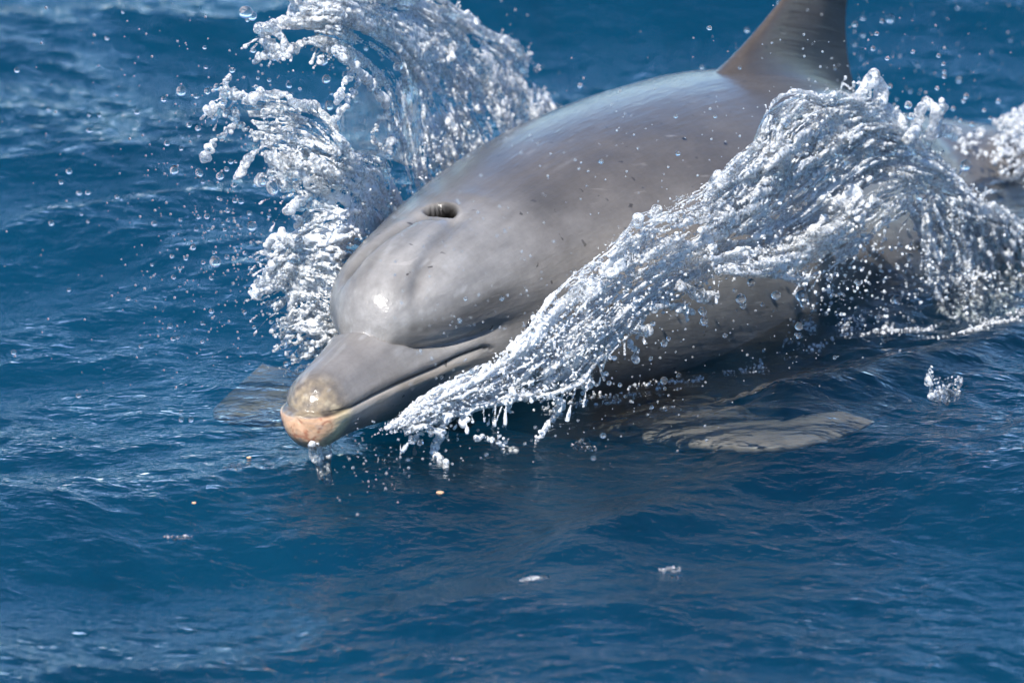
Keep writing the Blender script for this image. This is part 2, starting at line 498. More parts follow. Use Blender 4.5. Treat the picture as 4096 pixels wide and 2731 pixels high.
def head_r(s, th):
    """radius of the skin at body station s and angle th (0 = up) - vectorised over equal-shape arrays"""
    st, ct = np.abs(np.sin(th)), np.cos(th)
    # tips
    def cap(s0, L): return np.sqrt(np.clip(1 - np.clip((s0 + L - s) / L, 0, 1) ** 2, 0, 1))
    cu = cap(0.014, 0.040) ; cl = cap(0.0, 0.036)
    ju_h = pchip(s, B_S, JAW_H) * cu; ju_w = pchip(s, B_S, JAW_W) * cu ** 0.9
    jl_h = pchip(s, B_S, LOW_H) * cl; jl_w = pchip(s, B_S, LOW_W) * cl ** 0.9
    up = ell_r(st, ct, ju_w, ju_h, 0.0)
    # boxier lips on the beak
    thin = ell_r(st, ct, jl_w * 0.985, np.full_like(s, 0.0022), 0.0)
    up = np.where(s < 0.05, np.maximum(up, thin), up)
    me = ell_r(st, ct, pchip(s, ME_S, ME_W), pchip(s, ME_S, ME_H), pchip(s, ME_S, ME_C))
    me = np.where(s < 0.1365, 0, me)
    k = 0.0025 + 0.0335 * smooth(s, 0.17, 0.6)
    up0 = up
    up = np.where(me > 0, smax(up, me, k), up)
    fold = np.exp(-((up0 - me) / 0.0045) ** 2) * smooth(s, 0.138, 0.146) * (1 - smooth(s, 0.21, 0.31)) * (ct > 0)
    up = up - 0.0065 * fold
    lo = ell_r(st, ct, jl_w, jl_h, 0.0)
    bl = smooth(s, 0.27, 0.36)
    r = np.where(ct >= 0, up, lo)
    # behind the gape the two halves meet smoothly
    w_u = ell_r(np.ones_like(st), np.zeros_like(ct), pchip(s, ME_S, ME_W), pchip(s, ME_S, ME_H), pchip(s, ME_S, ME_C))
    ju = smax(ju_w, w_u, k)
    jl = jl_w
    ratio = ju / np.maximum(jl, 1e-6)
    lo_fix = lo * (1 + (ratio - 1) * np.clip(st, 0, 1) ** 3)
    r = np.where(ct < 0, lo * (1 - bl) + lo_fix * bl, r)
    return r

def mouth_h(s):
    return pchip(s, [0, 0.05, 0.19, 0.235, 0.262, 0.285], [0.0, 0.0, 0.001, 0.004, 0.004, -0.002])

NTH = 280
def body_theta():
    # denser near the gape (90 deg)
    q = np.linspace(0, 1, NTH // 2 + 1)
    t = q + 0.085 * np.sin(4 * np.pi * q) / (2 * np.pi) * 1.6
    t = t * math.pi
    return np.concatenate([t[:-1], (2 * math.pi - t[::-1])[:-1]])

def body_surface(S_, TH):
    r = head_r(S_, TH)
    st, ct = np.sin(TH), np.cos(TH)
    w = r * st; h = r * ct
    # gape groove
    dm = h - mouth_h(S_)
    gm = np.exp(-(dm / 0.0016) ** 2) * (1 - smooth(S_, 0.270, 0.288)) * smooth(S_, 0.006, 0.02)
    lip = np.exp(-((np.abs(dm) - 0.008) / 0.006) ** 2) * (1 - smooth(S_, 0.24, 0.285)) * smooth(S_, 0.02, 0.06)
    f = np.maximum(r, 1e-4)
    dr = -0.0040 * gm + 0.0016 * lip
    # blowhole, a crescent with its horns forward, just behind the melon
    bx = (w + 0.007) / 0.024
    by = (S_ - 0.330 - 0.007 * (1 - np.clip(bx, -1.3, 1.3) ** 2) + 0.003 * bx) / 0.0150
    top = ct > 0.3
    e2 = np.sqrt((bx / 0.85) ** 2 + (by / 0.95) ** 2)
    bh = np.where(top, 1 - smooth(e2, 0.45, 1.05), 0)
    bhd = np.where(top, 1 - smooth(e2, 0.82, 1.12), 0)
    lipb = np.where(top, np.exp(-((S_ - 0.378) / 0.012) ** 2 - (w / 0.034) ** 2), 0)
    dr = dr - 0.034 * bh + 0.0012 * lipb
    dip = np.where(top, np.exp(-((S_ - 0.318) / 0.014) ** 2 - ((w + 0.007) / 0.03) ** 2), 0)
    dr = dr - 0.005 * dip
    # shallow furrows running from the blowhole down the melon
    fx = np.abs(w)
    fur = np.where(top, np.exp(-((fx - (0.016 + 0.16 * (0.335 - S_))) / 0.0075) ** 2), 0) * smooth(S_, 0.16, 0.20) * (1 - smooth(S_, 0.30, 0.335))
    dr = dr - 0.0065 * fur
    r2 = r + dr
    return r2, gm, bhd, fur

def skin_colour(S_, TH, P, gm, bh, fur, r):
    ct = np.cos(TH); w = r * np.sin(TH); h = r * ct
    n = len(S_)
    up = ct
    n1 = vnoise(P, 9.0, 3, 4); n2 = vnoise(P, 30.0, 5, 3); n3 = vnoise(P, 95.0, 9, 3)
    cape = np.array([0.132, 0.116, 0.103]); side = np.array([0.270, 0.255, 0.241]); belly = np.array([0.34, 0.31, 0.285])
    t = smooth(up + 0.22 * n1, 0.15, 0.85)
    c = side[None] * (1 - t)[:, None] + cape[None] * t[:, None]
    c = c * (1 - 0.38 * smooth(-up + 0.1 * n1, -0.25, 0.15) * smooth(S_, 0.36, 0.5))[:, None]  # lower flank darkened: shadow of the splash sheet painted into the skin
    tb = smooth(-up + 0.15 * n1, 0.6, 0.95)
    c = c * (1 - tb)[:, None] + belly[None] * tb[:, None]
    # head: paler, with dark streaks from the blowhole
    hd = 1 - smooth(S_ + 0.03 * n1, 0.30, 0.44)
    pale = np.array([0.340, 0.328, 0.316])
    c = c * (1 - 0.75 * hd)[:, None] + pale[None] * (0.75 * hd)[:, None]
    st_ = np.clip(fur * 0.75 + 0.0, 0, 1)
    c = c * (1 - 0.52 * st_)[:, None]
    # pale shoulder blaze
    bl = np.exp(-((S_ - 0.47) / 0.10) ** 2 - ((up - 0.30) / 0.22) ** 2)
    c = c * (1 + 0.30 * bl)[:, None]
    # dark saddle ahead of the shoulder
    sd = np.exp(-((S_ - 0.42) / 0.05) ** 2 - ((up - 0.86) / 0.10) ** 2)
    c = c * (1 - 0.25 * sd)[:, None]
    # dark eye stripe, with the shade of the melon crease painted in
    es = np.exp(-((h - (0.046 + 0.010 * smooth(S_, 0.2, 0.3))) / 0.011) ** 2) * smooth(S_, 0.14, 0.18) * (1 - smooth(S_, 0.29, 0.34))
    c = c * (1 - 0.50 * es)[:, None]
    # beak
    bk = 1 - smooth(S_, 0.12, 0.165)
    beak_u = np.array([0.245, 0.225, 0.210]); beak_l = np.array([0.50, 0.47, 0.445])
    ul = smooth(h, -0.001, 0.001)
    lowlip = np.exp(-((h + 0.008) / 0.007) ** 2) * (1 - smooth(S_, 0.2, 0.3))
    bc = beak_u[None] * ul[:, None] + beak_l[None] * (1 - ul)[:, None]
    c = c * (1 - 0.85 * bk)[:, None] + bc * (0.85 * bk)[:, None]
    cream = np.array([0.62, 0.52, 0.40])
    c = c * (1 - 0.55 * lowlip * smooth(n2 * 0.5 + 0.5, 0.2, 0.6))[:, None] + cream[None] * (0.55 * lowlip * smooth(n2 * 0.5 + 0.5, 0.2, 0.6))[:, None]
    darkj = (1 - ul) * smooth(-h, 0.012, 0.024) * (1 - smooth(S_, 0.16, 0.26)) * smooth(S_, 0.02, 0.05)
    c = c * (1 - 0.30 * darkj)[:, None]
    # worn tip of the upper jaw: ochre mottled
    tu = 0.85 * (1 - smooth(S_ + 0.014 * n2 + 0.006 * n3, 0.026, 0.058)) * ul
    och = np.array([0.40, 0.305, 0.185]); brn = np.array([0.19, 0.152, 0.115]); yel = np.array([0.62, 0.51, 0.34])
    m = smooth(n3 + 0.6 * n2, -0.25, 0.35)
    oc = brn[None] * (1 - m)[:, None] + och[None] * m[:, None]
    m2 = smooth(n3 - 0.3 * n2, 0.30, 0.55)
    oc = oc * (1 - 0.8 * m2)[:, None] + yel[None] * (0.8 * m2)[:, None]
    n4 = vnoise(P, 260.0, 10, 2)
    oc = oc * (1 + 0.45 * n4)[:, None] * (1 - 0.35 * smooth(S_, 0.02, 0.055))[:, None]
    c = c * (1 - 0.9 * tu)[:, None] + oc * (0.9 * tu)[:, None]
    # pale pink tip of the lower jaw
    tl = (1 - smooth(S_ + 0.008 * n2 - 0.2 * np.clip(h + 0.012, -0.05, 0), 0.036, 0.058)) * (1 - ul)
    pk = np.array([0.95, 0.58, 0.36]); cr = np.array([0.93, 0.76, 0.47]); rd = np.array([0.56, 0.17, 0.085])
    lc = pk[None] * np.ones((n, 1))
    side_t = smooth(S_, 0.012, 0.034)
    lc = lc * (1 - side_t)[:, None] + cr[None] * side_t[:, None]
    vein = 1 - smooth(np.abs(vnoise(P + 0.004 * n2[:, None], 70.0, 21, 2)), 0.02, 0.09)
    lc = lc * (1 - 0.75 * vein * (1 - side_t))[:, None] + rd[None] * (0.75 * vein * (1 - side_t))[:, None]
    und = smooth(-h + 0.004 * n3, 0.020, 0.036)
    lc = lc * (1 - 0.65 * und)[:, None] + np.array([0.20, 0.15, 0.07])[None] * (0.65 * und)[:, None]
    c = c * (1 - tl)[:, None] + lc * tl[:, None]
    # smoky streaks running back over the melon, blotches and pale scuffs
    stk = vnoise(P * np.array([9.0, 75.0, 60.0]), 1.0, 61, 3)
    c = c * (1 + 0.38 * hd * np.clip(stk, -0.9, 0.45) * smooth(S_, 0.10, 0.16))[:, None]
    blo = vnoise(P * np.array([7.0, 11.0, 11.0]), 1.0, 63, 3)
    c = c * (1 + 0.15 * blo * smooth(S_, 0.10, 0.2))[:, None]
    scf = smooth(vnoise(P * np.array([22.0, 160.0, 110.0]), 1.0, 65, 2), 0.42, 0.62) * smooth(vnoise(P, 6.0, 66, 2), 0.0, 0.3)
    c = c * (1 - 0.35 * scf)[:, None] + 0.42 * (0.35 * scf)[:, None]
    # general mottling and dark mouth line / blowhole
    c = c * (1 + 0.10 * n2 + 0.06 * n3)[:, None]
    dk = np.clip(gm * 1.1, 0, 1)
    c = c * (1 - 0.85 * dk)[:, None]
    c = c * (1 - 0.985 * np.clip(bh, 0, 1))[:, None]
    return np.clip(c, 0.005, 0.95)

dolphin = bpy.data.objects.new('dolphin', None)
col.objects.link(dolphin)
dolphin.empty_display_size = 0.2
tag(dolphin, 'grey dolphin with pale worn beak tip surging out of the water', 'dolphin')

def build_body():
    ss = np.concatenate([np.array([0.0, 0.0004, 0.001, 0.002, 0.0034]), np.arange(0.005, 0.055, 0.0016), np.arange(0.055, 0.12, 0.0022),
                         np.arange(0.12, 0.215, 0.0014), np.arange(0.215, 0.315, 0.0022), np.arange(0.315, 0.385, 0.0014),
                         np.arange(0.385, 0.70, 0.006), np.arange(0.70, 1.4, 0.010), np.arange(1.4, 2.31, 0.016)])
    ss = ss[np.concatenate([[True], np.diff(ss) > 2e-4])]
    th = body_theta()
    SS, TT = np.meshgrid(ss, th, indexing='ij')
    S_, TH = SS.ravel(), TT.ravel()
    r, gm, bh, fur = body_surface(S_, TH)
    Pc, T, Sd, U = spine_frame(ss)
    rep = len(th)
    Pc = np.repeat(Pc, rep, 0); Sd = np.repeat(Sd, rep, 0); U = np.repeat(U, rep, 0)
    body = np.stack([S_, r * np.sin(TH), r * np.cos(TH)], 1)
    P = Pc + Sd * body[:, 1:2] + U * body[:, 2:3]
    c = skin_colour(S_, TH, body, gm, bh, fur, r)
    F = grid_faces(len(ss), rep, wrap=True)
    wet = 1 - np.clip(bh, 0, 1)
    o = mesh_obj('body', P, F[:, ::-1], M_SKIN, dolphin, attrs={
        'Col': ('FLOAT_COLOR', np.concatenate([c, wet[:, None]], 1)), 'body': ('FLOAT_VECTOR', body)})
    return o

def fin_mesh(name, outline_fn, nu, nv, place, colour, parent):
    """blade built from a chord/span table: place(u in 0..1 chord, v in 0..1 span, side) -> xyz and body coordinates"""
    V = []; 
    u = (1 - np.cos(np.linspace(0, math.pi, nu))) / 2
    v = np.linspace(0, 1, nv)
    ring_u = np.concatenate([u, u[::-1][1:-1]]); side = np.concatenate([np.ones(nu), -np.ones(nu - 2)])
    VV, UU = np.meshgrid(v, ring_u, indexing='ij'); SD = np.broadcast_to(side, VV.shape)
    P, body, c = place(UU.ravel(), VV.ravel(), SD.ravel())
    F = grid_faces(nv, len(ring_u), wrap=True)
    return mesh_obj(name, P, F, M_SKIN, parent, attrs={
        'Col': ('FLOAT_COLOR', np.concatenate([c, np.ones((len(c), 1))], 1)), 'body': ('FLOAT_VECTOR', body)})

def build_dorsal():
    def place(u, v, sd):
        # leading edge sweeps back, trailing edge hollow
        lead = 0.955 + 0.155 * v ** 1.15 + 0.10 * v ** 4 - 0.085 * (1 - v) ** 6
        trail = 1.160 - 0.055 * np.sin(np.clip(v, 0, 1) * math.pi * 0.9) + 0.05 * v ** 3 + 0.03 * (1 - v) ** 8
        trail = np.maximum(trail, lead + 0.004)
        s = lead + (trail - lead) * u
        Pc, T, Sx, U = spine_frame(s)
        root = head_r(s, np.zeros_like(s)) - 0.012
        hgt = v * 0.245
        ch = trail - lead
        t = 0.062 * ch * 2.97 * (np.sqrt(np.maximum(u, 0)) * 0.9 - 0.35 * u - 0.55 * u ** 2) * (1 - 0.35 * v)
        t = np.maximum(t, 0.0) + 0.0012
        flare = 0.022 * np.exp(-hgt / 0.012) * np.sin(np.pi * np.clip(u, 0, 1) ** 0.7) * (1 - 0.6 * u)
        t = t + flare
        P = Pc + U * (root + hgt)[:, None] + Sx * (sd * t)[:, None]
        body = np.stack([s, sd * t, root + hgt], 1)
        n1 = vnoise(body, 14.0, 31, 4); n2 = vnoise(body, 60.0, 33, 3)
        lead_c = np.array([0.090, 0.072, 0.060]); back_c = np.array([0.022, 0.019, 0.017])
        k = smooth(u + 0.22 * n1 - 0.10 * (1 - v), 0.18, 0.50)
        c = lead_c[None] * (1 - k)[:, None] + back_c[None] * k[:, None]
        base = np.exp(-hgt / 0.03)
        c = c * (1 - base)[:, None] + np.array([0.105, 0.090, 0.078])[None] * base[:, None]
        c = c * (1 + 0.16 * n2)[:, None]
        return P, body, np.clip(c, 0.01, 0.9)
    return fin_mesh('dorsal_fin', None, 40, 60, place, None, dolphin)

LEAD = np.array([[0.080, -0.060, -0.040], [0.118, -0.140, -0.020], [0.152, -0.235, -0.016], [0.207, -0.300, -0.016], [0.275, -0.320, -0.018], [0.336, -0.268, -0.020], [0.372, -0.212, -0.020]])
TRAIL = np.array([[0.180, 0.060, -0.045], [0.215, 0.000, -0.028], [0.238, -0.055, -0.020], [0.266, -0.118, -0.020], [0.308, -0.172, -0.020], [0.346, -0.200, -0.020], [0.372, -0.2115, -0.020]])

def build_flipper(sgn):
    nv, nu = 60, 30
    A = catmull(LEAD, nv); B = catmull(TRAIL, nv)
    if sgn < 0:
        Pc, T, Sx, U = spine_frame(np.array([0.57]))
        S2 = Sx[0].copy()
        da = (A - Pc[0]) @ S2; db = (B - Pc[0]) @ S2
        sh = lambda d: np.where(d > 0.12, 0.12 + (d - 0.12) * 0.72, d)
        A = A - (da + sh(da))[:, None] * S2; B = B - (db + sh(db))[:, None] * S2
        A[:, 2] -= 0.034; B[:, 2] -= 0.034
    A[:, 2] -= 0.015 + 0.004 * np.linspace(0, 1, nv); B[:, 2] -= 0.015 + 0.004 * np.linspace(0, 1, nv)
    for arr in (A, B):
        hs = np.mean([sea_height(arr[:, 0] + dx, arr[:, 1] + dy) for dx in (-0.03, 0, 0.03) for dy in (-0.03, 0, 0.03)], axis=0)
        arr[:, 2] += hs - 0.004
    tt = np.linspace(0, 1, nv)
    for arr, sd_ in ((A, 1), (B, 2)):
        nz = vnoise(np.stack([tt * 26.0, np.full(nv, sd_ * 3.3), np.zeros(nv)], 1), 1.0, 71, 2)
        arr[:, :2] += (0.016 * nz * smooth(tt, 0.05, 0.3) * (1 - smooth(tt, 0.80, 0.97)))[:, None] * HT[None, :2]
    def place(u, v, sd):
        k = np.round(v * (nv - 1)).astype(int)
        a, b = A[k], B[k]
        chord = np.linalg.norm(b - a, axis=1)
        t = 0.20 * chord * (np.sqrt(np.maximum(u, 0)) * 0.9 - 0.35 * u - 0.55 * u ** 2) * (1 - 0.3 * v) + 0.0008
        P = a + (b - a) * u[:, None]
        P[:, 2] += sd * t
        n1 = vnoise(P, 12.0, 41, 4); n2 = vnoise(P, 70.0, 43, 2)
        c = np.array([0.215, 0.188, 0.168])[None] * (1 + 0.22 * n1 + 0.12 * n2)[:, None]
        c = c * (1 - 0.25 * smooth(1 - v, 0.55, 0.9))[:, None]
        return P, P.copy(), np.clip(c, 0.01, 0.9)
    return fin_mesh('flipper', None, nu, nv, place, None, dolphin)

def build_fluke():
    def place(u, v, sd):
        # both lobes in one span, v 0..1 from left tip to right tip
        x = (v - 0.5) * 2
        ax = np.abs(x)
        chord = 0.17 * (1 - ax ** 1.6) + 0.004 - 0.035 * np.exp(-(x / 0.06) ** 2)
        s = 2.14 + 0.15 * ax ** 1.2 + chord * u
        Pc, T, Sx, U = spine_frame(np.full_like(s, 2.25))
        base = spine(np.array([2.25]))[0]
        t = 0.018 * (np.sqrt(np.maximum(u, 0)) * 0.9 - 0.35 * u - 0.55 * u ** 2) * 2.0 * (1 - 0.6 * ax) + 0.001
        P = base[None] + T * (s - 2.25)[:, None] + Sx * (x * 0.30)[:, None] + U * (sd * t)[:, None]
        body = np.stack([s, x * 0.30, sd * t], 1)
        c = np.array([0.16, 0.14, 0.125])[None] * np.ones((len(s), 1))
        return P, body, c
    return fin_mesh('tail_fluke', None, 20, 60, place, None, dolphin)

def build_eye(sgn):
    s, th = 0.338, math.radians(84)
    r = float(body_surface(np.array([s]), np.array([th]))[0][0])
    Pc, T, Sx, U = spine_frame(np.array([s]))
    P = Pc[0] + Sx[0] * sgn * (r - 0.004) * math.sin(th) + U[0] * (r - 0.004) * math.cos(th)
    bm = bmesh.new(); bmesh.ops.create_uvsphere(bm, u_segments=20, v_segments=12, radius=0.0095)
    me = bpy.data.meshes.new('eye'); bm.to_mesh(me); bm.free()
    for p in me.polygons: p.use_smooth = True
    me.materials.append(mat_plain('eye_dark', (0.02, 0.016, 0.014), 0.1) if 'eye_dark' not in bpy.data.materials else bpy.data.materials['eye_dark'])
    o = bpy.data.objects.new('eye', me); col.objects.link(o); o.location = P; o.parent = dolphin
    return o

build_sea()
build_body()
build_dorsal()
build_flipper(1); build_flipper(-1)
build_fluke()
build_eye(1); build_eye(-1)

# ------------------------------------------------------------------ splashes
def gn_blob():
    ng = bpy.data.node_groups.new('blob', 'GeometryNodeTree')
    ng.interface.new_socket('Geometry', in_out='INPUT', socket_type='NodeSocketGeometry')
    ng.interface.new_socket('Voxel', in_out='INPUT', socket_type='NodeSocketFloat')
    ng.interface.new_socket('Geometry', in_out='OUTPUT', socket_type='NodeSocketGeometry')
    N, L = ng.nodes, ng.links
    gi = N.new('NodeGroupInput'); go = N.new('NodeGroupOutput')
    mp = N.new('GeometryNodeMeshToPoints')
    at = N.new('GeometryNodeInputNamedAttribute'); at.data_type = 'FLOAT'; at.inputs['Name'].default_value = 'rad'
    L.new(gi.outputs['Geometry'], mp.inputs['Mesh']); L.new(at.outputs[0], mp.inputs['Radius'])
    pv = N.new('GeometryNodePointsToVolume'); pv.resolution_mode = 'VOXEL_SIZE'
    L.new(mp.outputs[0], pv.inputs['Points']); L.new(at.outputs[0], pv.inputs['Radius'])
    L.new(gi.outputs['Voxel'], pv.inputs['Voxel Size'])
    vm = N.new('GeometryNodeVolumeToMesh'); vm.resolution_mode = 'GRID'
    vm.inputs['Threshold'].default_value = 0.1
    L.new(pv.outputs[0], vm.inputs['Volume'])
    L.new(vm.outputs[0], go.inputs[0])
    return ng

BLOB = gn_blob()
SOCK = [i.identifier for i in BLOB.interface.items_tree if i.name == 'Voxel'][0]

def blob_object(name, pts, rad, voxel, mat, parent, milk=None, smooth_iter=8):
    """skin a cloud of overlapping beads of water into one fluid surface"""
    pts = np.asarray(pts); rad = np.asarray(rad)
    me = bpy.data.meshes.new('beads')
    me.vertices.add(len(pts)); me.vertices.foreach_set('co', np.ascontiguousarray(pts, dtype=np.float32).ravel())
    a = me.attributes.new('rad', 'FLOAT', 'POINT'); a.data.foreach_set('value', np.ascontiguousarray(rad, dtype=np.float32))
    tmp = bpy.data.objects.new('beads', me); col.objects.link(tmp)
    md = tmp.modifiers.new('blob', 'NODES'); md.node_group = BLOB; md[SOCK] = voxel
    dg = bpy.context.evaluated_depsgraph_get(); dg.update()
    ev = tmp.evaluated_get(dg)
    out = bpy.data.meshes.new_from_object(ev, depsgraph=dg)
    bpy.data.objects.remove(tmp); bpy.data.meshes.remove(me)
    out.name = name
    n = len(out.vertices)
    co = np.empty(n * 3, dtype=np.float32); out.vertices.foreach_get('co', co); co = co.reshape(-1, 3).astype(float)
    ne = len(out.edges); ed = np.empty(ne * 2, dtype=np.int32); out.edges.foreach_get('vertices', ed); ed = ed.reshape(-1, 2)
    deg = np.bincount(ed.ravel(), minlength=n).astype(float)[:, None]
    for it in range(smooth_iter):
        acc = np.zeros_like(co)
        for d in range(3):
            acc[:, d] = np.bincount(ed[:, 0], weights=co[ed[:, 1], d], minlength=n) + np.bincount(ed[:, 1], weights=co[ed[:, 0], d], minlength=n)
        lam = 0.62 if it % 2 == 0 else -0.50
        co = co + lam * (acc / np.maximum(deg, 1) - co)
    out.vertices.foreach_set('co', np.ascontiguousarray(co, dtype=np.float32).ravel())
    if milk is not None:
        a = out.attributes.new('milk', 'FLOAT', 'POINT')
        a.data.foreach_set('value', np.ascontiguousarray(milk(co), dtype=np.float32))
    out.polygons.foreach_set('use_smooth', np.ones(len(out.polygons), dtype=bool))
    out.materials.clear(); out.materials.append(mat)
    out.update()
    o = bpy.data.objects.new(name, out); col.objects.link(o)
    if parent: o.parent = parent
    return o

class Cloud:
    def __init__(self): self.P = []; self.R = []
    def add(self, P, R):
        P = np.atleast_2d(P); self.P.append(P); self.R.append(np.broadcast_to(np.asarray(R, float), (len(P),)).copy())
    def get(self): return np.vstack(self.P), np.concatenate(self.R)

def strand(cl, pix, wfun, r0, r1=None, beads=0.55, jit=0.0015, seed=0, wj=0.0):
    """a ligament of water along a pixel polyline; radius pulses into beads"""
    pix = np.asarray(pix, float)
    L = np.linalg.norm(np.diff(pix, axis=0), axis=1).sum()
    n = max(8, int(L / 1.1))
    q = catmull(pix, n); t = np.linspace(0, 1, n)
    r1 = r0 if r1 is None else r1
    rr = (r0 + (r1 - r0) * t)
    ph = RNG.random() * 9
    arr = np.stack([t * L / 9.0 + ph, np.full(n, seed + ph), np.zeros(n)], 1)
    rr = rr * (1 + beads * vnoise(arr, 1.0, 3, 2))
    w = wfun(q) + wj * vnoise(arr * 0.4, 1.0, 8, 1)
    P = on_plane(q[:, 0], q[:, 1], w)
    P += RNG.normal(0, jit, P.shape)
    cl.add(P, np.maximum(rr, 0.0012))

def interp_poly(A, B, t, n):
    a = catmull(A, n); b = catmull(B, n)
    return a * (1 - t) + b * t

def family(cl, curves, nlines, wfun, rad, gap=0.25, seed=0, thick=0.02, npt=110, wob=4.0, lo=0.0, hi=1.0, rpow=1.6, turb=0.3):
    """stream lines swept between neighbouring guide curves: the ribbed sheet of a thrown-up wave"""
    G = [catmull(c, npt) for c in curves]
    m = len(G) - 1
    for k in range(nlines):
        x = lo + (hi - lo) * (k + RNG.random()) / nlines * 1.0
        x = min(x, 0.9999) * m
        i = int(x); f = x - i
        q = G[i] * (1 - f) + G[i + 1] * f
        t = np.linspace(0, 1, npt)
        a = np.stack([t * 5.0, np.full(npt, k * 0.13), np.full(npt, seed * 1.7)], 1)
        q = q + wob * np.stack([vnoise(a, 1.0, seed + 1, 3), vnoise(a, 1.0, seed + 2, 3)], 1)
        a2 = np.stack([t * npt / 9.0, np.full(npt, k * 0.8), np.full(npt, seed * 2.3)], 1)
        q = q + turb * wob * np.stack([vnoise(a2, 1.0, seed + 21, 2), vnoise(a2, 1.0, seed + 22, 2)], 1)
        b = np.stack([t * npt / 24.0, np.full(npt, k * 0.45), np.full(npt, seed * 3.1)], 1)
        dens = vnoise(b, 1.0, seed + 3, 3)
        fine = vnoise(b * np.array([5.0, 3, 1]), 1.0, seed + 9, 2)
        r = rad * (0.55 + 0.9 * np.clip(dens + 0.5, 0, 1.4) ** rpow + 0.30 * fine)
        keep = dens > -1 + gap * 1.6 + 0.45 * t * gap
        w = wfun(q) + thick * vnoise(a * np.array([1.6, 4.0, 1.0]), 1.0, seed + 5, 3) + 0.010 * turb * vnoise(a2, 1.0, seed + 25, 2)
        n2 = 2
        P = on_plane(q[:, 0], q[:, 1], w)
        cl.add(P[keep], np.maximum(r[keep], 0.0014))

def sheet(cl, curves, nx, nt, wfun, rad, cover, thick, seed=0, stretch=3.0):
    """a torn membrane: beads on a fine lattice, swelling into ridges, dropped where the sheet has broken open"""
    G = [catmull(c, nt) for c in curves]; m = len(G) - 1
    X, T_ = np.meshgrid(np.linspace(0, 0.9999, nx), np.linspace(0, 1, nt), indexing='ij')
    x = X.ravel() * m; i = x.astype(int); f = (x - i)[:, None]
    kt = np.tile(np.arange(nt), nx)
    GA = np.stack(G)
    q = GA[i, kt] * (1 - f) + GA[i + 1, kt] * f
    q = q + RNG.normal(0, 0.5, q.shape)
    fl = np.stack([T_.ravel() * nt / stretch, x * nx / m / 1.0, np.full(len(x), seed * 1.3)], 1)
    wp = np.stack([vnoise(fl, 1 / 14.0, seed + 1, 2), vnoise(fl, 1 / 14.0, seed + 2, 2), np.zeros(len(x))], 1) * 9.0
    rid = 1 - np.abs(vnoise(fl + wp, 1 / 7.0, seed + 3, 3)) * 2.2
    rid2 = 1 - np.abs(vnoise(fl * np.array([stretch, 1, 1]) + wp, 1 / 9.0, seed + 4, 2)) * 2.2
    r = rad * (0.55 + 1.0 * np.clip(rid, 0, 1) ** 3 + 0.8 * np.clip(rid2, 0, 1) ** 3)
    cov = vnoise(fl * np.array([stretch, 1, 1]) + wp * 2, 1 / 30.0, seed + 5, 4)
    edge = np.minimum(np.minimum(X.ravel(), 1 - X.ravel()) * 6, 1) * np.minimum((1 - T_.ravel()) * 6, 1)
    keep = cov + 0.35 * (edge - 1) + 0.30 * np.clip(rid, 0, 1) ** 2 > cover
    w = wfun(q) + thick * vnoise(fl + wp, 1 / 40.0, seed + 6, 2) + 0.35 * thick * vnoise(fl + wp, 1 / 12.0, seed + 7, 2)
    P = on_plane(q[:, 0], q[:, 1], w)
    cl.add(P[keep], np.maximum(r[keep], 0.0012))

def froth(cl, poly, n, wfun, r_lo, r_hi, thick, seed=0, pwr=3.0):
    """beads scattered through a pixel polygon"""
    poly = np.asarray(poly, float)
    lo, hi = poly.min(0), poly.max(0)
    got = 0; out = []
    while got < n:
        q = lo + RNG.random((n * 3, 2)) * (hi - lo)
        x, y = q[:, 0], q[:, 1]; ins = np.zeros(len(q), bool); j = len(poly) - 1
        for i in range(len(poly)):
            xi, yi = poly[i]; xj, yj = poly[j]
            c = ((yi > y) != (yj > y)) & (x < (xj - xi) * (y - yi) / (yj - yi + 1e-12) + xi)
            ins ^= c; j = i
        q = q[ins]
        nz = vnoise(np.stack([q[:, 0] / 22, q[:, 1] / 22, np.full(len(q), seed)], 1), 1.0, seed + 4, 3)
        q = q[RNG.random(len(q)) < np.clip(0.55 + 0.9 * nz, 0.04, 1)]
        out.append(q); got += len(q)
    q = np.vstack(out)[:n]
    r = r_lo + (r_hi - r_lo) * RNG.random(n) ** pwr
    w = wfun(q) + RNG.normal(0, 1, n) * thick
    cl.add(on_plane(q[:, 0], q[:, 1], w), r)

def fringe(cl, edge, n, ang, lo, hi, wfun, r, seed=0, grav=0.5):
    """short ligaments torn off an edge of a sheet, each ending in a bulb"""
    e = catmull(edge, 400)
    for k in range(n):
        p = e[RNG.integers(0, 400)] + RNG.normal(0, 1.5, 2)
        a = math.radians(ang + RNG.normal(0, 32)); L = lo + (hi - lo) * RNG.random() ** 2.2
        d = np.array([math.cos(a), -math.sin(a)])
        t = np.linspace(0, 1, max(6, int(L / 1.0)))[:, None]
        q = p - d * 3 + d * (L + 3) * t + np.array([0, 1.0]) * grav * L * t ** 2
        w = wfun(q) + RNG.normal(0, 0.012) + RNG.normal(0, 0.03) * t[:, 0]
        rr = r * (0.75 + 0.5 * RNG.random()) * (0.75 + 0.35 * vnoise(np.hstack([t * L / 5, t * 0 + k, t * 0]), 1.0, seed, 2) + 0.40 * smooth(t[:, 0], 0.7, 1.0))
        cl.add(on_plane(q[:, 0], q[:, 1], w), np.maximum(rr, 0.0010))

def new_splash(name, loc, label, cat='splash'):
    e = bpy.data.objects.new(name, None); col.objects.link(e); e.empty_display_size = 0.1
    tag(e, label, cat)
    return e

# side offsets of the two thrown sheets from the animal's axis
def w_far(q):
    u, v = q[:, 0], q[:, 1]
    base = np.interp(u, [180, 250, 300, 340, 400, 470, 550], [-0.28, -0.20, -0.135, -0.090, -0.135, -0.175, -0.215])
    return base - 0.0004 * np.clip(160 - v, 0, 200)

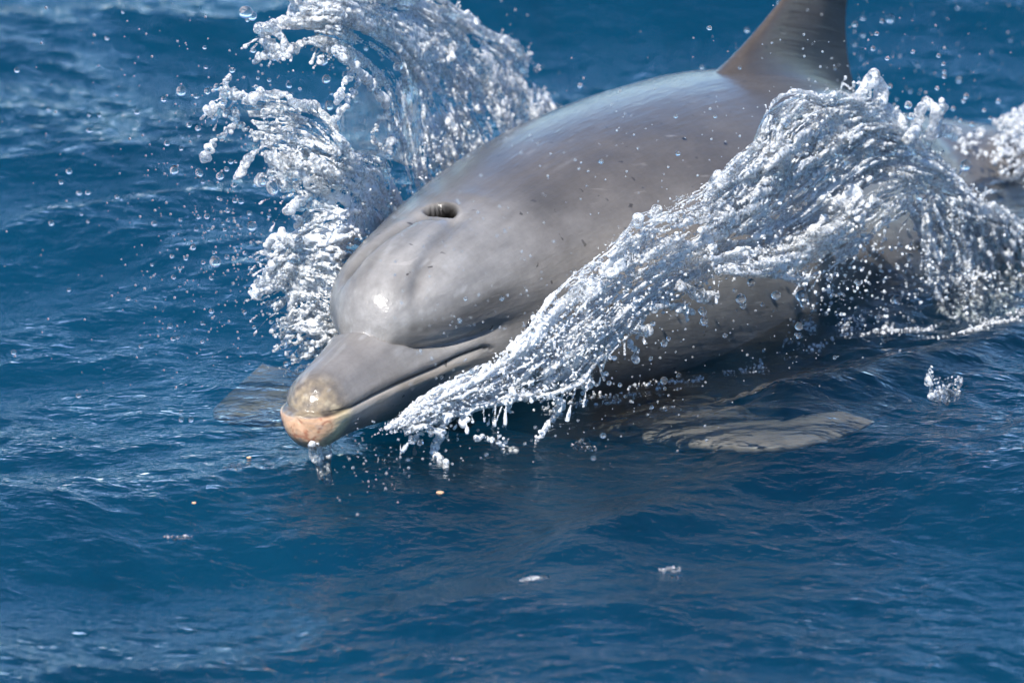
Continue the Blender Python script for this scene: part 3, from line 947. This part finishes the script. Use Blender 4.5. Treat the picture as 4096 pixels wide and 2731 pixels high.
def w_near(q):
    u, v = q[:, 0], q[:, 1]
    base = np.interp(u, [380, 440, 520, 600, 700, 800, 900, 1024], [0.070, 0.105, 0.150, 0.195, 0.235, 0.265, 0.300, 0.330])
    return base

# ---- the curling sheet on the far side
far = new_splash('splash', None, 'tall curling splash of water thrown up behind the dolphin head')
cl = Cloud()
arch = [[(556, 112), (541, 78), (529, 54), (511, 39), (490, 31), (473, 17), (453, 2), (425, -14), (390, -22)],
        [(530, 130), (518, 95), (505, 70), (488, 50), (468, 36), (446, 20), (420, 8), (390, -2), (350, -10)],
        [(500, 150), (488, 118), (475, 88), (460, 62), (440, 44), (418, 28), (392, 16), (360, 6), (310, -4)],
        [(465, 170), (452, 138), (440, 108), (428, 78), (414, 58), (398, 40), (376, 26), (345, 14), (298, 16)],
        [(430, 200), (420, 165), (416, 130), (414, 98), (408, 70), (396, 50), (374, 36), (340, 24), (283, 22)]]
sheet(cl, arch, 120, 200, w_far, 0.0016, -0.22, 0.040, 44)
family(cl, arch, 70, w_far, 0.0019, gap=0.46, seed=1, thick=0.03, npt=230, wob=5.0)
family(cl, [[(430, 200), (420, 165), (416, 130), (414, 98), (408, 70), (396, 50), (374, 36), (340, 24), (283, 22)],
            [(415, 205), (404, 175), (394, 140), (390, 118), (382, 96), (366, 74), (342, 54), (312, 42), (262, 36)]], 16, w_far, 0.0019, gap=0.45, seed=2, thick=0.015, npt=190, wob=3.0)
# middle fan
family(cl, [[(400, 215), (392, 178), (388, 157), (370, 152), (352, 150), (335, 128), (316, 106), (290, 98), (240, 94)],
            [(395, 225), (380, 195), (370, 178), (350, 168), (330, 160), (312, 152), (295, 146), (280, 142), (262, 140)],
            [(385, 240), (370, 215), (358, 198), (342, 190), (325, 188), (314, 196), (305, 202), (296, 208), (287, 212)]], 46, w_far, 0.0017, gap=0.47, seed=3, thick=0.018, npt=150, wob=4.0)
sheet(cl, [[(405, 200), (390, 160), (345, 145), (316, 106), (262, 93)], [(398, 215), (372, 180), (335, 164), (295, 160), (262, 150)],
           [(390, 232), (360, 205), (335, 198), (312, 200), (290, 210)], [(378, 250), (350, 230), (330, 224), (315, 226), (298, 238)]], 90, 130, w_far, 0.0014, 0.03, 0.025, 45)
# lower mass along the forehead and beak
low = [[(395, 215), (380, 214), (366, 212), (352, 210), (340, 211), (330, 212), (318, 220)],
       [(380, 235), (364, 232), (348, 232), (334, 236), (316, 240), (295, 241), (270, 246)],
       [(362, 260), (346, 258), (330, 256), (316, 258), (302, 262), (284, 266), (264, 272)],
       [(350, 285), (336, 282), (324, 280), (312, 278), (300, 276), (284, 280), (256, 292)],
       [(345, 312), (334, 308), (322, 304), (312, 302), (302, 300), (294, 306), (284, 322)],
       [(345, 335), (335, 332), (325, 332), (314, 334), (304, 332), (292, 334), (280, 338)],
       [(332, 352), (326, 354), (320, 356), (312, 356), (304, 362), (298, 366), (290, 372)]]
sheet(cl, low, 130, 90, w_far, 0.0014, 0.00, 0.02, 46)
family(cl, low, 80, w_far, 0.0019, gap=0.42, seed=4, thick=0.018, npt=90, wob=4.0, turb=0.5)
froth(cl, [(345, 205), (400, 165), (440, 130), (500, 110), (545, 100), (560, 110), (420, 215), (345, 300), (332, 330), (300, 335), (292, 300), (325, 250)], 2200, w_far, 0.0007, 0.0024, 0.018, 5)
froth(cl, [(420, 60), (470, 40), (520, 60), (545, 100), (470, 140), (425, 160)], 300, w_far, 0.0007, 0.0022, 0.022, 6)
FS = [([(283, 54), (268, 55), (258, 58), (255, 63)], .0030, .0036), ([(262, 33), (258, 28), (272, 26), (290, 20), (308, 20), (330, 15), (356, 12)], .0045, .0030),
      ([(262, 36), (268, 44), (278, 50), (287, 54), (296, 46), (312, 41), (326, 46), (341, 54), (357, 68), (374, 87), (386, 104), (390, 128), (388, 157)], .0042, .0035),
      ([(274, 30), (282, 38), (285, 50)], .003, .003), ([(328, 6), (300, 2), (284, -6)], .004, .003), ([(286, 20), (294, 8), (300, -6)], .003, .003),
      ([(229, 75), (227, 84), (224, 92), (223, 104), (228, 112), (236, 118)], .0032, .0034), ([(224, 103), (214, 106), (208, 112)], .003, .0042),
      ([(226, 90), (239, 96), (252, 98), (266, 93), (285, 95), (297, 103), (316, 106), (330, 121), (343, 145), (357, 162)], .0036, .0034),
      ([(295, 104), (299, 117), (290, 126), (283, 133), (266, 142)], .0030, .0022), ([(268, 142), (250, 132), (236, 124), (222, 136), (210, 146), (205, 160)], .0022, .0036),
      ([(266, 143), (256, 150), (248, 160), (238, 176)], .0024, .0042), ([(268, 143), (281, 158), (300, 163), (330, 166), (350, 172)], .0026, .0026),
      ([(341, 170), (326, 176), (314, 190), (300, 200), (288, 211)], .0028, .0046), ([(281, 158), (276, 170), (262, 181)], .0018, .0050),
      ([(282, 160), (278, 176), (272, 186)], .0016, .0052), ([(284, 162), (288, 176), (286, 184)], .0018, .0048),
      ([(352, 211), (338, 210), (326, 212), (316, 220), (322, 231), (340, 236), (358, 234)], .0024, .0024),
      ([(352, 238), (330, 240), (312, 238), (295, 240), (281, 236), (272, 238), (266, 251)], .0026, .0040),
      ([(300, 262), (290, 254), (281, 257), (270, 268)], .0028, .0044), ([(304, 268), (291, 264), (276, 276), (262, 284), (254, 288), (258, 297)], .0030, .0052),
      ([(300, 318), (290, 322), (282, 322)], .0030, .0030), ([(316, 372), (304, 366), (296, 370)], .0020, .0030),
      ([(357, 68), (346, 80), (340, 94), (338, 100)], .0020, .0034), ([(322, 52), (321, 62)], .0018, .0030), ([(345, 96), (338, 112), (333, 126)], .0012, .0012),
      ([(362, 72), (351, 95), (340, 112), (332, 124)], .0030, .0022), ([(415, 60), (426, 46), (440, 40), (452, 44), (450, 58), (440, 62)], .0034, .0030), ([(388, 104), (380, 120), (372, 136), (384, 150)], .0024, .0024)]
for k, (p, a, b) in enumerate(FS):
    strand(cl, p, w_far, a, b, seed=k, wj=0.02)
fringe(cl, [(283, 22), (262, 34), (287, 54), (312, 42), (341, 54)], 26, 215, 4, 22, w_far, 0.0019, 1)
fringe(cl, [(229, 77), (222, 104), (240, 94), (266, 93), (268, 142), (288, 212), (300, 200)], 34, 190, 4, 24, w_far, 0.0018, 2)
fringe(cl, [(330, 212), (316, 225), (295, 241), (270, 250), (264, 272), (256, 292), (284, 322), (280, 338), (292, 372)], 60, 175, 4, 26, w_far, 0.0017, 3)
fringe(cl, [(556, 108), (541, 78), (529, 54), (511, 39), (490, 31), (453, 2)], 30, 40, 2, 8, w_far, 0.0015, 4)
P, R = cl.get()
def milk_far(c):
    uv = proj(c)
    f = smooth(uv[:, 1], 120, 230) * smooth(uv[:, 0], 285, 320)
    return 0.03 + 0.10 * f + 0.05 * vnoise(c, 12.0, 77, 2)
blob_object('water_sheet', P, R, 0.0017, M_SPLASH, far, milk=milk_far)

def film(name, pix_rows, wfun, parent, mat, nu=46, nv=46, amp=0.004, seed=0):
    """a thin clear membrane between the ligaments, with real thickness"""
    rows = [catmull(r, nu) for r in pix_rows]
    G = np.stack([catmull(np.array([r[i] for r in rows]), nv) for i in range(nu)], 1)
    q = G.reshape(-1, 2)
    nz = vnoise(np.stack([q[:, 0] / 16, q[:, 1] / 16, np.full(len(q), seed)], 1), 1.0, seed, 3)
    w = wfun(q) + amp * nz
    P = on_plane(q[:, 0], q[:, 1], w)
    P2 = P + HS * (0.0016 + 0.0008 * nz)[:, None]
    F = grid_faces(nv, nu)
    n = len(P)
    rim = np.concatenate([np.arange(nu), np.arange(1, nv) * nu + nu - 1, (nv - 1) * nu + np.arange(nu - 2, -1, -1), np.arange(nv - 2, 0, -1) * nu])
    k2 = np.roll(rim, -1)
    side = np.stack([rim, k2, k2 + n, rim + n], 1)
    return mesh_obj(name, np.vstack([P, P2]), np.vstack([F[:, ::-1], F + n, side]), mat, parent)

film('water_film', [[(392, 160), (400, 120), (398, 60), (372, 38)], [(405, 165), (412, 120), (410, 70), (392, 44)], [(420, 165), (418, 120), (415, 80), (408, 55)]], w_far, far, M_FILM, seed=2)
film('water_film', [[(386, 160), (384, 110), (360, 76)], [(370, 155), (362, 120), (350, 96)], [(352, 150), (342, 135), (332, 120)]], w_far, far, M_FILM, seed=3)
film('water_film', [[(272, 143), (288, 132), (302, 118)], [(300, 160), (315, 145), (328, 124)], [(340, 166), (346, 158), (344, 146)]], w_far, far, M_FILM, seed=4)
film('water_film', [[(318, 42), (330, 50), (344, 55)], [(314, 30), (332, 36), (352, 44)], [(318, 21), (338, 18), (352, 22)]], w_far, far, M_FILM, seed=5)

# ---- the sheet breaking along the near flank
near = new_splash('splash', None, 'broad sheet of splashing water breaking over the dolphin near flank')
cl = Cloud()
top = [(386, 428), (403, 411), (429, 391), (473, 370), (511, 345), (534, 317), (556, 290), (585, 267), (618, 243), (641, 218), (674, 204), (714, 184), (737, 158), (757, 143), (763, 127), (768, 110), (780, 98), (795, 91), (819, 97), (838, 92), (851, 98), (862, 90)]
up2 = [(400, 425), (425, 408), (450, 395), (485, 382), (520, 362), (550, 335), (580, 305), (612, 278), (645, 252), (680, 232), (715, 214), (745, 192), (770, 170), (790, 150), (805, 132), (820, 120), (838, 112), (855, 108), (872, 108), (888, 116)]
mid = [(405, 428), (435, 415), (465, 404), (500, 392), (535, 380), (560, 362), (590, 335), (622, 305), (655, 282), (690, 262), (725, 246), (760, 228), (790, 208), (815, 186), (840, 166), (862, 150), (885, 144), (905, 144), (925, 150), (940, 158)]
low_ = [(410, 430), (448, 420), (480, 410), (515, 402), (550, 398), (582, 384), (600, 362), (630, 335), (655, 308), (690, 290), (725, 268), (760, 258), (795, 246), (825, 228), (850, 206), (875, 186), (905, 176), (935, 180), (962, 190), (985, 205)]
bot = [(780, 276), (805, 280), (830, 270), (855, 252), (880, 232), (905, 214), (935, 210), (965, 215), (995, 228), (1030, 250)]
sheet(cl, [top, up2, mid, low_], 90, 420, w_near, 0.0015, -0.06, 0.030, 41)
family(cl, [top, up2, mid, low_], 60, w_near, 0.0016, gap=0.46, seed=11, thick=0.022, npt=420, wob=5.0, turb=0.42)
family(cl, [[(700, 195)] + top[12:], [(705, 222)] + up2[10:], [(710, 250)] + mid[10:], [(715, 272)] + low_[11:], bot], 40, w_near, 0.0018, gap=0.46, seed=12, thick=0.035, npt=330, wob=7.0, turb=0.24)
sheet(cl, [[(700, 195)] + top[12:], [(705, 222)] + up2[10:], [(710, 250)] + mid[10:], [(715, 272)] + low_[11:], bot], 150, 260, w_near, 0.0016, -0.12, 0.050, 42)
sheet(cl, [[(915, 200), (926, 245), (945, 315)], [(945, 198), (955, 250), (972, 320)], [(985, 203), (995, 250), (1005, 318)], [(1025, 222), (1040, 260), (1046, 308)]], 90, 100, w_near, 0.0015, -0.02, 0.035, 43)
# right-hand curtain falling back into the sea
fall = [[(913, 200), (920, 228), (926, 250), (932, 275), (940, 300), (947, 316)],
        [(940, 196), (950, 225), (955, 250), (960, 275), (966, 300), (972, 320)],
        [(968, 198), (980, 225), (985, 250), (990, 275), (995, 300), (1000, 318)],
        [(995, 205), (1008, 230), (1014, 255), (1018, 280), (1022, 300), (1026, 312)],
        [(1015, 215), (1030, 235), (1040, 260), (1044, 285), (1046, 300), (1048, 310)]]
family(cl, fall, 60, w_near, 0.0019, gap=0.45, seed=13, thick=0.03, npt=160, wob=5.0)
froth(cl, [(390, 425), (430, 392), (473, 371), (511, 346), (545, 305), (600, 258), (640, 300), (620, 350), (585, 385), (555, 400), (500, 402), (450, 418)], 7000, w_near, 0.0007, 0.0024, 0.014, 14)
froth(cl, [(372, 436), (400, 412), (440, 388), (480, 372), (500, 385), (470, 412), (420, 430)], 3600, w_near, 0.0006, 0.0018, 0.008, 18)
froth(cl, [(600, 262), (660, 215), (720, 186), (760, 240), (690, 300), (630, 330)], 1000, w_near, 0.0007, 0.0024, 0.016, 19)
froth(cl, [(640, 225), (720, 180), (760, 140), (790, 98), (860, 95), (940, 155), (1020, 225), (990, 250), (900, 230), (820, 285), (780, 270), (700, 290), (640, 305)], 2200, w_near, 0.0007, 0.0026, 0.024, 15)
froth(cl, [(935, 270), (1030, 270), (1030, 312), (950, 324)], 2200, w_near, 0.0008, 0.0028, 0.03, 16)
froth(cl, [(790, 270), (930, 235), (940, 300), (860, 330), (800, 300)], 900, w_near, 0.0008, 0.0028, 0.03, 17)
NS = [([(513, 390), (510, 402), (508, 414)], .0040, .0020), ([(550, 394), (562, 404), (556, 412), (552, 418), (543, 430), (534, 442)], .0034, .0022),
      ([(448, 413), (446, 424), (441, 437), (435, 450), (446, 465)], .0024, .0034), ([(446, 422), (438, 430), (429, 431), (420, 434), (412, 440)], .0026, .0030),
      ([(476, 438), (490, 439), (498, 446), (504, 448), (514, 450)], .0022, .0034), ([(504, 448), (500, 440), (498, 432)], .0030, .0018), ([(462, 408), (463, 416), (465, 425)], .0024, .0032),
      ([(630, 341), (634, 347), (636, 360)], .0032, .0044), ([(638, 326), (645, 333), (650, 330)], .0050, .0038), ([(583, 387), (590, 384), (586, 378)], .0040, .0036),
      ([(652, 308), (666, 303), (680, 308), (692, 312)], .0036, .0044), ([(680, 285), (695, 292), (712, 299)], .0042, .0062), ([(692, 275), (705, 264), (720, 259), (737, 256)], .0044, .0040),
      ([(774, 237), (784, 255), (790, 270), (803, 285)], .0036, .0026), ([(862, 91), (868, 84), (873, 77)], .0060, .0072), ([(873, 80), (882, 88), (878, 104)], .0064, .0070),
      ([(874, 108), (886, 112), (898, 118), (902, 128)], .0056, .0056), ([(902, 128), (898, 138), (888, 146)], .0040, .0040), ([(921, 106), (930, 104), (936, 116), (930, 132)], .0044, .0036),
      ([(921, 106), (917, 120), (912, 132), (906, 140)], .0040, .0046), ([(943, 103), (940, 112), (934, 126), (928, 142)], .0046, .0036), ([(930, 136), (945, 130), (956, 132)], .0058, .0066),
      ([(720, 174), (716, 180), (712, 190)], .0060, .0050), ([(656, 209), (654, 216)], .0046, .0040), ([(640, 217), (636, 226)], .0050, .0040),
      ([(560, 372), (548, 380), (540, 392)], .0036, .0036), ([(910, 205), (918, 224), (926, 250), (932, 275), (940, 300), (945, 314)], .0034, .0030)]
for k, (p, a, b) in enumerate(NS):
    strand(cl, p, w_near, a, b, seed=50 + k, wj=0.015)
fringe(cl, [(400, 430), (448, 416), (488, 408), (515, 392), (550, 396), (583, 388), (600, 362), (630, 341), (652, 308), (692, 300), (725, 268), (774, 245)], 90, 260, 3, 24, w_near, 0.0018, 5, 0.3)
fringe(cl, [(386, 428), (429, 391), (473, 370), (511, 345), (534, 317), (585, 267), (641, 218), (714, 184), (757, 143), (768, 110)], 60, 130, 1.5, 7, w_near, 0.0013, 6, 0.2)
fringe(cl, [(780, 98), (819, 97), (862, 90), (900, 120), (940, 156), (985, 200), (1024, 235)], 60, 70, 3, 18, w_near, 0.0018, 7, 0.3)
fringe(cl, [(790, 270), (830, 272), (880, 240), (913, 215), (926, 250), (945, 312)], 40, 240, 3, 18, w_near, 0.0017, 8, 0.3)
P, R = cl.get()
def milk_near(c):
    uv = proj(c)
    f = 1 - smooth(uv[:, 0], 470, 680)
    return 0.02 + 0.17 * f + 0.05 * vnoise(c, 14.0, 78, 2)
blob_object('water_sheet', P, R, 0.0017, M_SPLASH, near, milk=milk_near)
def churn(name, line, n, spread, parent, r_hi=0.0022):
    e = catmull(line, 500)[RNG.integers(0, 500, n)] + RNG.normal(0, 1, (n, 2)) * np.array(spread)
    nz = vnoise(np.stack([e[:, 0] / 18, e[:, 1] / 7, np.zeros(n)], 1), 1.0, 91, 3)
    e = e[nz > -0.05]
    P = on_water(e[:, 0], e[:, 1]); P[:, 2] = sea_height(P[:, 0], P[:, 1])
    r = 0.0008 + (r_hi - 0.0008) * RNG.random(len(P)) ** 3
    tag(blob_object(name, P, r, 0.0013, M_SPLASH, parent, smooth_iter=2), kind='stuff')
churn('churned_foam', [(545, 412), (600, 398), (660, 380), (720, 366), (780, 345), (830, 325)], 1100, (12, 4), near)
churn('churned_foam', [(800, 322), (860, 318), (920, 322), (965, 326), (1030, 316)], 2200, (10, 5), near)
film('water_film', [[(918, 210), (930, 270), (946, 314)], [(970, 215), (975, 265), (985, 312)], [(1020, 225), (1030, 265), (1035, 305)]], w_near, near, M_FILM, seed=12, amp=0.01)
film('water_film', [[(745, 165), (765, 115), (800, 96), (850, 100)], [(750, 185), (790, 150), (830, 125), (880, 120)], [(760, 215), (810, 190), (860, 160), (920, 155)]], w_near, near, M_FILM, seed=13, amp=0.01)

# ---- trickle under the chin
chin = new_splash('splash', None, 'clear trickle of water running off the dolphin chin')
cl = Cloud()
def w_chin(q): return np.full(len(q), 0.012)
family(cl, [[(309, 444), (312, 455), (316, 466), (320, 478)], [(318, 444), (322, 456), (326, 468), (328, 482)], [(331, 441), (330, 452), (329, 464), (330, 480)]], 16, w_chin, 0.0022, gap=0.2, seed=21, thick=0.006, npt=60, wob=1.5)
P, R = cl.get()
blob_object('water_sheet', P, R, 0.0018, M_SPLASH, chin)

# ---- white water left behind by the tail, out of focus
wake = new_splash('splash', None, 'blurred white froth of the wake behind the tail stock')
cl = Cloud()
def w_wake(q): return np.full(len(q), 0.16)
froth(cl, [(950, 146), (985, 124), (1035, 100), (1060, 120), (1060, 200), (1022, 188), (990, 166)], 5200, w_wake, 0.0010, 0.0036, 0.05, 31, 2.0)
froth(cl, [(990, 160), (1030, 120), (1060, 130), (1060, 200), (1020, 188)], 250, w_wake, 0.003, 0.006, 0.04, 32, 2.0)
P, R = cl.get()
blob_object('froth_crest', P, R, 0.0026, M_SPLASH, wake, milk=lambda c: np.full(len(c), 0.10))

# ---- small crown splash by itself on the ridge of the bow wave
crown = new_splash('splash', None, 'small isolated crown splash on the smooth blue swell')
cl = Cloud()
bp = on_water(np.array([944.0]), np.array([397.0]), 0.012)[0]
wc = float((bp - C0) @ HS)
def w_crown(q): return np.full(len(q), wc)
for k, (p, a, b) in enumerate([([(934, 398), (930, 386), (929, 374), (931, 368)], .0026, .0022), ([(940, 400), (939, 390), (936, 380)], .0030, .0020), ([(948, 400), (950, 388), (953, 378)], .0026, .0018),
                               ([(955, 400), (958, 388), (960, 376)], .0024, .0022), ([(930, 396), (938, 392), (946, 394), (956, 392)], .0030, .0026), ([(944, 400), (946, 386), (942, 378)], .0026, .0018)]):
    strand(cl, p, w_crown, a, b, seed=80 + k, wj=0.012)
froth(cl, [(927, 372), (945, 378), (961, 374), (960, 400), (932, 402)], 260, w_crown, 0.0008, 0.0022, 0.014, 33)
P, R = cl.get()
blob_object('water_crown', P, R, 0.0016, M_SPLASH, crown)

# ------------------------------------------------------------------ droplets
def drop_meshes():
    out = []
    for k in range(6):
        bm = bmesh.new(); bmesh.ops.create_icosphere(bm, subdivisions=3, radius=1.0)
        co = np.array([v.co[:] for v in bm.verts])
        f = 1 + (0.05 + 0.05 * k) * vnoise(co, 0.9, 100 + k, 2)
        co = co * f[:, None] * np.array([1.0, 1.0, [1.0, 1.12, 0.9, 1.3, 1.05, 1.2][k]])
        for v, c in zip(bm.verts, co): v.co = c
        me = bpy.data.meshes.new('droplet'); bm.to_mesh(me); bm.free()
        me.polygons.foreach_set('use_smooth', np.ones(len(me.polygons), dtype=bool))
        me.materials.append(M_DROP)
        out.append(me)
    return out

DM = drop_meshes()
SETS = {
    'far': ('clear water droplet in the air ahead of the curling splash', 'droplets thrown ahead of the curling splash'),
    'near': ('clear water droplet falling below the sheet over the flank', 'droplets falling from the flank splash'),
    'fin': ('clear water droplet flying in the air around the dorsal fin', 'droplets flying around the dorsal fin')}
drops = []      # (set, u, v, w, radius)
def hand(setn, wlo, whi, lst):
    for (u, v, rp) in lst: drops.append((setn, u, v, RNG.uniform(wlo, whi), rp * 0.00098))
hand('far', -0.26, -0.12, [(215, 261, 6), (174, 170, 4.5), (69, 171, 3), (61, 182, 2.4), (181, 91, 5), (246, 12, 7), (252, 16, 5), (193, 247, 3.2), (284, 186, 6.5), (272, 187, 6.3), (263, 181, 5.5), (220, 176, 4), (199, 173, 4), (252, 226, 5), (216, 87, 3.2), (207, 91, 3.2), (232, 70, 3.2), (241, 201, 3.5), (189, 125, 2.8), (198, 128, 3), (167, 143, 3.2), (234, 185, 2.7), (207, 216, 3), (289, 85, 3.5), (274, 58, 3), (323, 60, 5.5), (326, 79, 4.5), (346, 75, 4.5), (329, 105, 4.5), (191, 419, 3), (181, 419, 2.6), (181, 412, 2), (173, 338, 2.5), (141, 346, 2.4), (286, 363, 3), (289, 372, 3), (107, 38, 2.4), (123, 12, 1.8), (49, 109, 2.3), (89, 115, 1.8), (203, 262, 2.4), (186, 258, 2.2), (180, 268, 2.2), (398, 66, 5.5), (372, 84, 2), (356, 100, 3)])
hand('near', 0.22, 0.34, [(664, 380, 4.2), (665, 388, 2), (741, 299, 5.5), (743, 305, 3.3), (702, 310, 3.8), (704, 320, 4), (743, 261, 5), (664, 343, 3.4), (603, 435, 3), (651, 358, 2.2), (725, 335, 2.5), (735, 290, 2.5), (918, 312, 7), (799, 326, 4.5), (897, 299, 5), (917, 297, 4), (802, 296, 7), (804, 303, 5), (751, 282, 4.3), (776, 295, 5), (741, 299, 5), (884, 338, 4), (921, 195, 6), (958, 255, 5), (703, 312, 3.5), (910, 257, 4), (711, 299, 6)])
hand('near', 0.08, 0.15, [(495, 419, 3.4), (493, 455, 2.4), (504, 425, 2), (513, 449, 3.0), (420, 442, 3.4), (412, 440, 4), (431, 430, 4)])
hand('fin', -0.2, 0.1, [(890, 19, 5), (918, 65, 3), (959, 80, 3.4), (863, 18, 3), (863, 35, 3), (855, 44, 2.7), (855, 24, 3.5), (841, 53, 5), (870, 61, 4), (861, 57, 3.2), (785, 53, 2.5), (797, 69, 2.5), (763, 83, 2.2), (979, 25, 2.4), (958, 7, 2.8), (1022, 80, 5), (702, 67, 2.5), (747, 30, 3)])
hand('fin', 0.22, 0.33, [(890, 86, 3), (863, 85, 2.8), (937, 88, 2.3), (944, 76, 2.6), (966, 96, 3.3), (998, 101, 3), (972, 124, 3.2), (908, 105, 4.5), (911, 116, 4.4), (966, 165, 6), (953, 108, 3), (984, 110, 2.6), (990, 118, 2.4), (960, 120, 2.6)])
def scatter(setn, n, wlo, whi, box, cen, sig, rmax):
    k = 0
    while k < n:
        if cen is not None and RNG.random() < 0.75:
            u, v = cen[0] + RNG.normal() * sig[0], cen[1] + RNG.normal() * sig[1]
        else:
            u, v = RNG.uniform(box[0], box[2]), RNG.uniform(box[1], box[3])
        if not (box[0] < u < box[2] and box[1] < v < box[3]): continue
        w = RNG.uniform(wlo, whi)
        P = on_plane(np.array([u]), np.array([v]), np.array([w]))[0]
        if P[2] < 0.012: k += 0.34; continue
        r = min(rmax, 0.00055 + 0.00062 * RNG.pareto(2.1))
        drops.append((setn, u, v, w, r)); k += 1
scatter('far', 520, -0.36, -0.10, (0, 0, 345, 400), (235, 190), (60, 95), 0.0028)
scatter('far', 170, -0.30, -0.10, (150, 210, 330, 400), (240, 270), (40, 50), 0.0022)
scatter('far', 120, -0.40, -0.2, (250, 0, 560, 200), None, None, 0.0024)
scatter('near', 330, 0.16, 0.36, (400, 290, 760, 480), (620, 370), (110, 60), 0.0024)
scatter('near', 260, 0.24, 0.40, (760, 220, 1024, 400), (880, 300), (70, 40), 0.0026)
scatter('near', 160, 0.05, 0.14, (330, 410, 560, 520), (420, 460), (60, 25), 0.0016)
scatter('fin', 330, -0.3, 0.34, (560, 0, 1024, 190), (900, 70), (90, 60), 0.0026)
scatter('fin', 240, 0.2, 0.36, (380, 100, 760, 330), None, None, 0.0013)
drops.sort(key=lambda d: -d[4])
for k, (sn, u, v, w, r) in enumerate(drops[:300]):
    P = on_plane(np.array([u]), np.array([v]), np.array([w]))[0]
    o = bpy.data.objects.new('water_droplet', DM[RNG.integers(0, 3 if r < 0.003 else 6)])
    col.objects.link(o); o.location = P; o.scale = (r, r, r)
    o.rotation_euler = (RNG.uniform(-0.6, 0.6), RNG.uniform(-0.6, 0.6), RNG.uniform(0, 6))
    if sn == 'far' and v > 325: lb, gp = 'clear water droplet just above the sea beside the beak', 'droplets beside the beak'
    elif sn == 'near' and u > 770: lb, gp = 'clear water droplet beside the curtain of falling water', 'droplets beside the falling curtain'
    elif sn == 'near' and u < 560: lb, gp = 'clear water droplet falling below the jaw', 'droplets falling below the jaw'
    elif sn == 'fin' and u < 720: lb, gp = 'clear water droplet in front of the dolphin grey back', 'droplets in front of the back'
    else: lb, gp = SETS[sn]
    if r > 0.0040: lb, gp = lb.replace('clear', 'large clear'), 'large ' + gp
    elif r < 0.0016: lb, gp = lb.replace('clear', 'tiny clear'), 'tiny ' + gp
    tag(o, lb, 'droplet', gp)
def spray(name, lst, label):
    bm = bmesh.new(); bmesh.ops.create_icosphere(bm, subdivisions=2, radius=1.0)
    bv = np.array([v.co[:] for v in bm.verts]); bm.verts.ensure_lookup_table()
    bf = np.array([[v.index for v in f.verts] for f in bm.faces]); bm.free()
    q = np.array([[d[1], d[2], d[3], d[4]] for d in lst])
    P = on_plane(q[:, 0], q[:, 1], q[:, 2])
    V = (P[:, None, :] + bv[None] * q[:, 3][:, None, None]).reshape(-1, 3)
    F = (bf[None] + (np.arange(len(q)) * len(bv))[:, None, None]).reshape(-1, 3)
    o = mesh_obj(name, V, F, M_SPRAY)
    tag(o, label, 'spray', kind='stuff')
spray('fine_spray', drops[300:], 'fine spray of tiny water drops hanging around the dolphin')

# ------------------------------------------------------------------ foam and flecks on the sea
M_FOAM = mat_splash('foam_water', 0.30, 0.55, 0.0, 0.001, 200.0)
def foam_patch(u, v, a, b, n, label):
    c = on_water(np.array([u], float), np.array([v], float))[0]
    cl = Cloud()
    ang = RNG.random(n) * 2 * math.pi; rr = np.sqrt(RNG.random(n))
    shape = 1 + 0.35 * np.sin(ang * 3 + RNG.random() * 6)
    x = c[0] + a * rr * shape * np.cos(ang); y = c[1] + b * rr * shape * np.sin(ang)
    z = sea_height(x, y)
    r = 0.0011 + 0.0012 * RNG.random(n) ** 2
    cl.add(np.stack([x, y, z - r * 0.25], 1), r)
    P, R = cl.get()
    o = blob_object('foam_patch', P, R, 0.0010, M_FOAM, None, smooth_iter=1)
    tag(o, label, 'foam', 'foam patches floating on the sea')
foam_patch(236, 476, 0.012, 0.014, 260, 'oval patch of fine white foam on the sea left of the chin')
foam_patch(670, 411, 0.010, 0.016, 200, 'clump of bubbles floating above the left flipper')
foam_patch(584, 453, 0.011, 0.010, 160, 'thin foam patch on dark water below the flank splash')
foam_patch(180, 533, 0.012, 0.010, 60, 'faint sparse foam patch on open rippled water')
foam_patch(672, 572, 0.010, 0.014, 90, 'small foam patch on the swell in the dolphin reflection')
foam_patch(532, 582, 0.012, 0.012, 90, 'second small foam patch on the swell in the dolphin reflection')
M_FLECK = mat_plain('fleck', (0.62, 0.42, 0.24), 0.5)
def fleck(u, v, r, label):
    c = on_water(np.array([u], float), np.array([v], float))[0]
    z = float(sea_height(np.array([c[0]]), np.array([c[1]]))[0])
    bm = bmesh.new(); bmesh.ops.create_icosphere(bm, subdivisions=3, radius=1.0)
    co = np.array([q.co[:] for q in bm.verts])
    f = 1 + 0.30 * vnoise(co, 1.3, int(u), 3)
    co = co * f[:, None] * np.array([r, r * 0.8, r * 0.42])
    for q, p in zip(bm.verts, co): q.co = p
    me = bpy.data.meshes.new('floating_fleck'); bm.to_mesh(me); bm.free()
    me.polygons.foreach_set('use_smooth', np.ones(len(me.polygons), dtype=bool)); me.materials.append(M_FLECK)
    o = bpy.data.objects.new('floating_fleck', me); col.objects.link(o); o.location = (c[0], c[1], z + r * 0.15)
    tag(o, label, 'debris', 'tan flecks floating on the sea')
fleck(440, 507, 0.0040, 'tan fleck floating on the dark water below the chin spray')
fleck(249, 464, 0.0026, 'small tan fleck floating beside the oval foam patch')
fleck(194, 510, 0.0022, 'tiny yellowish fleck floating on open rippled water')
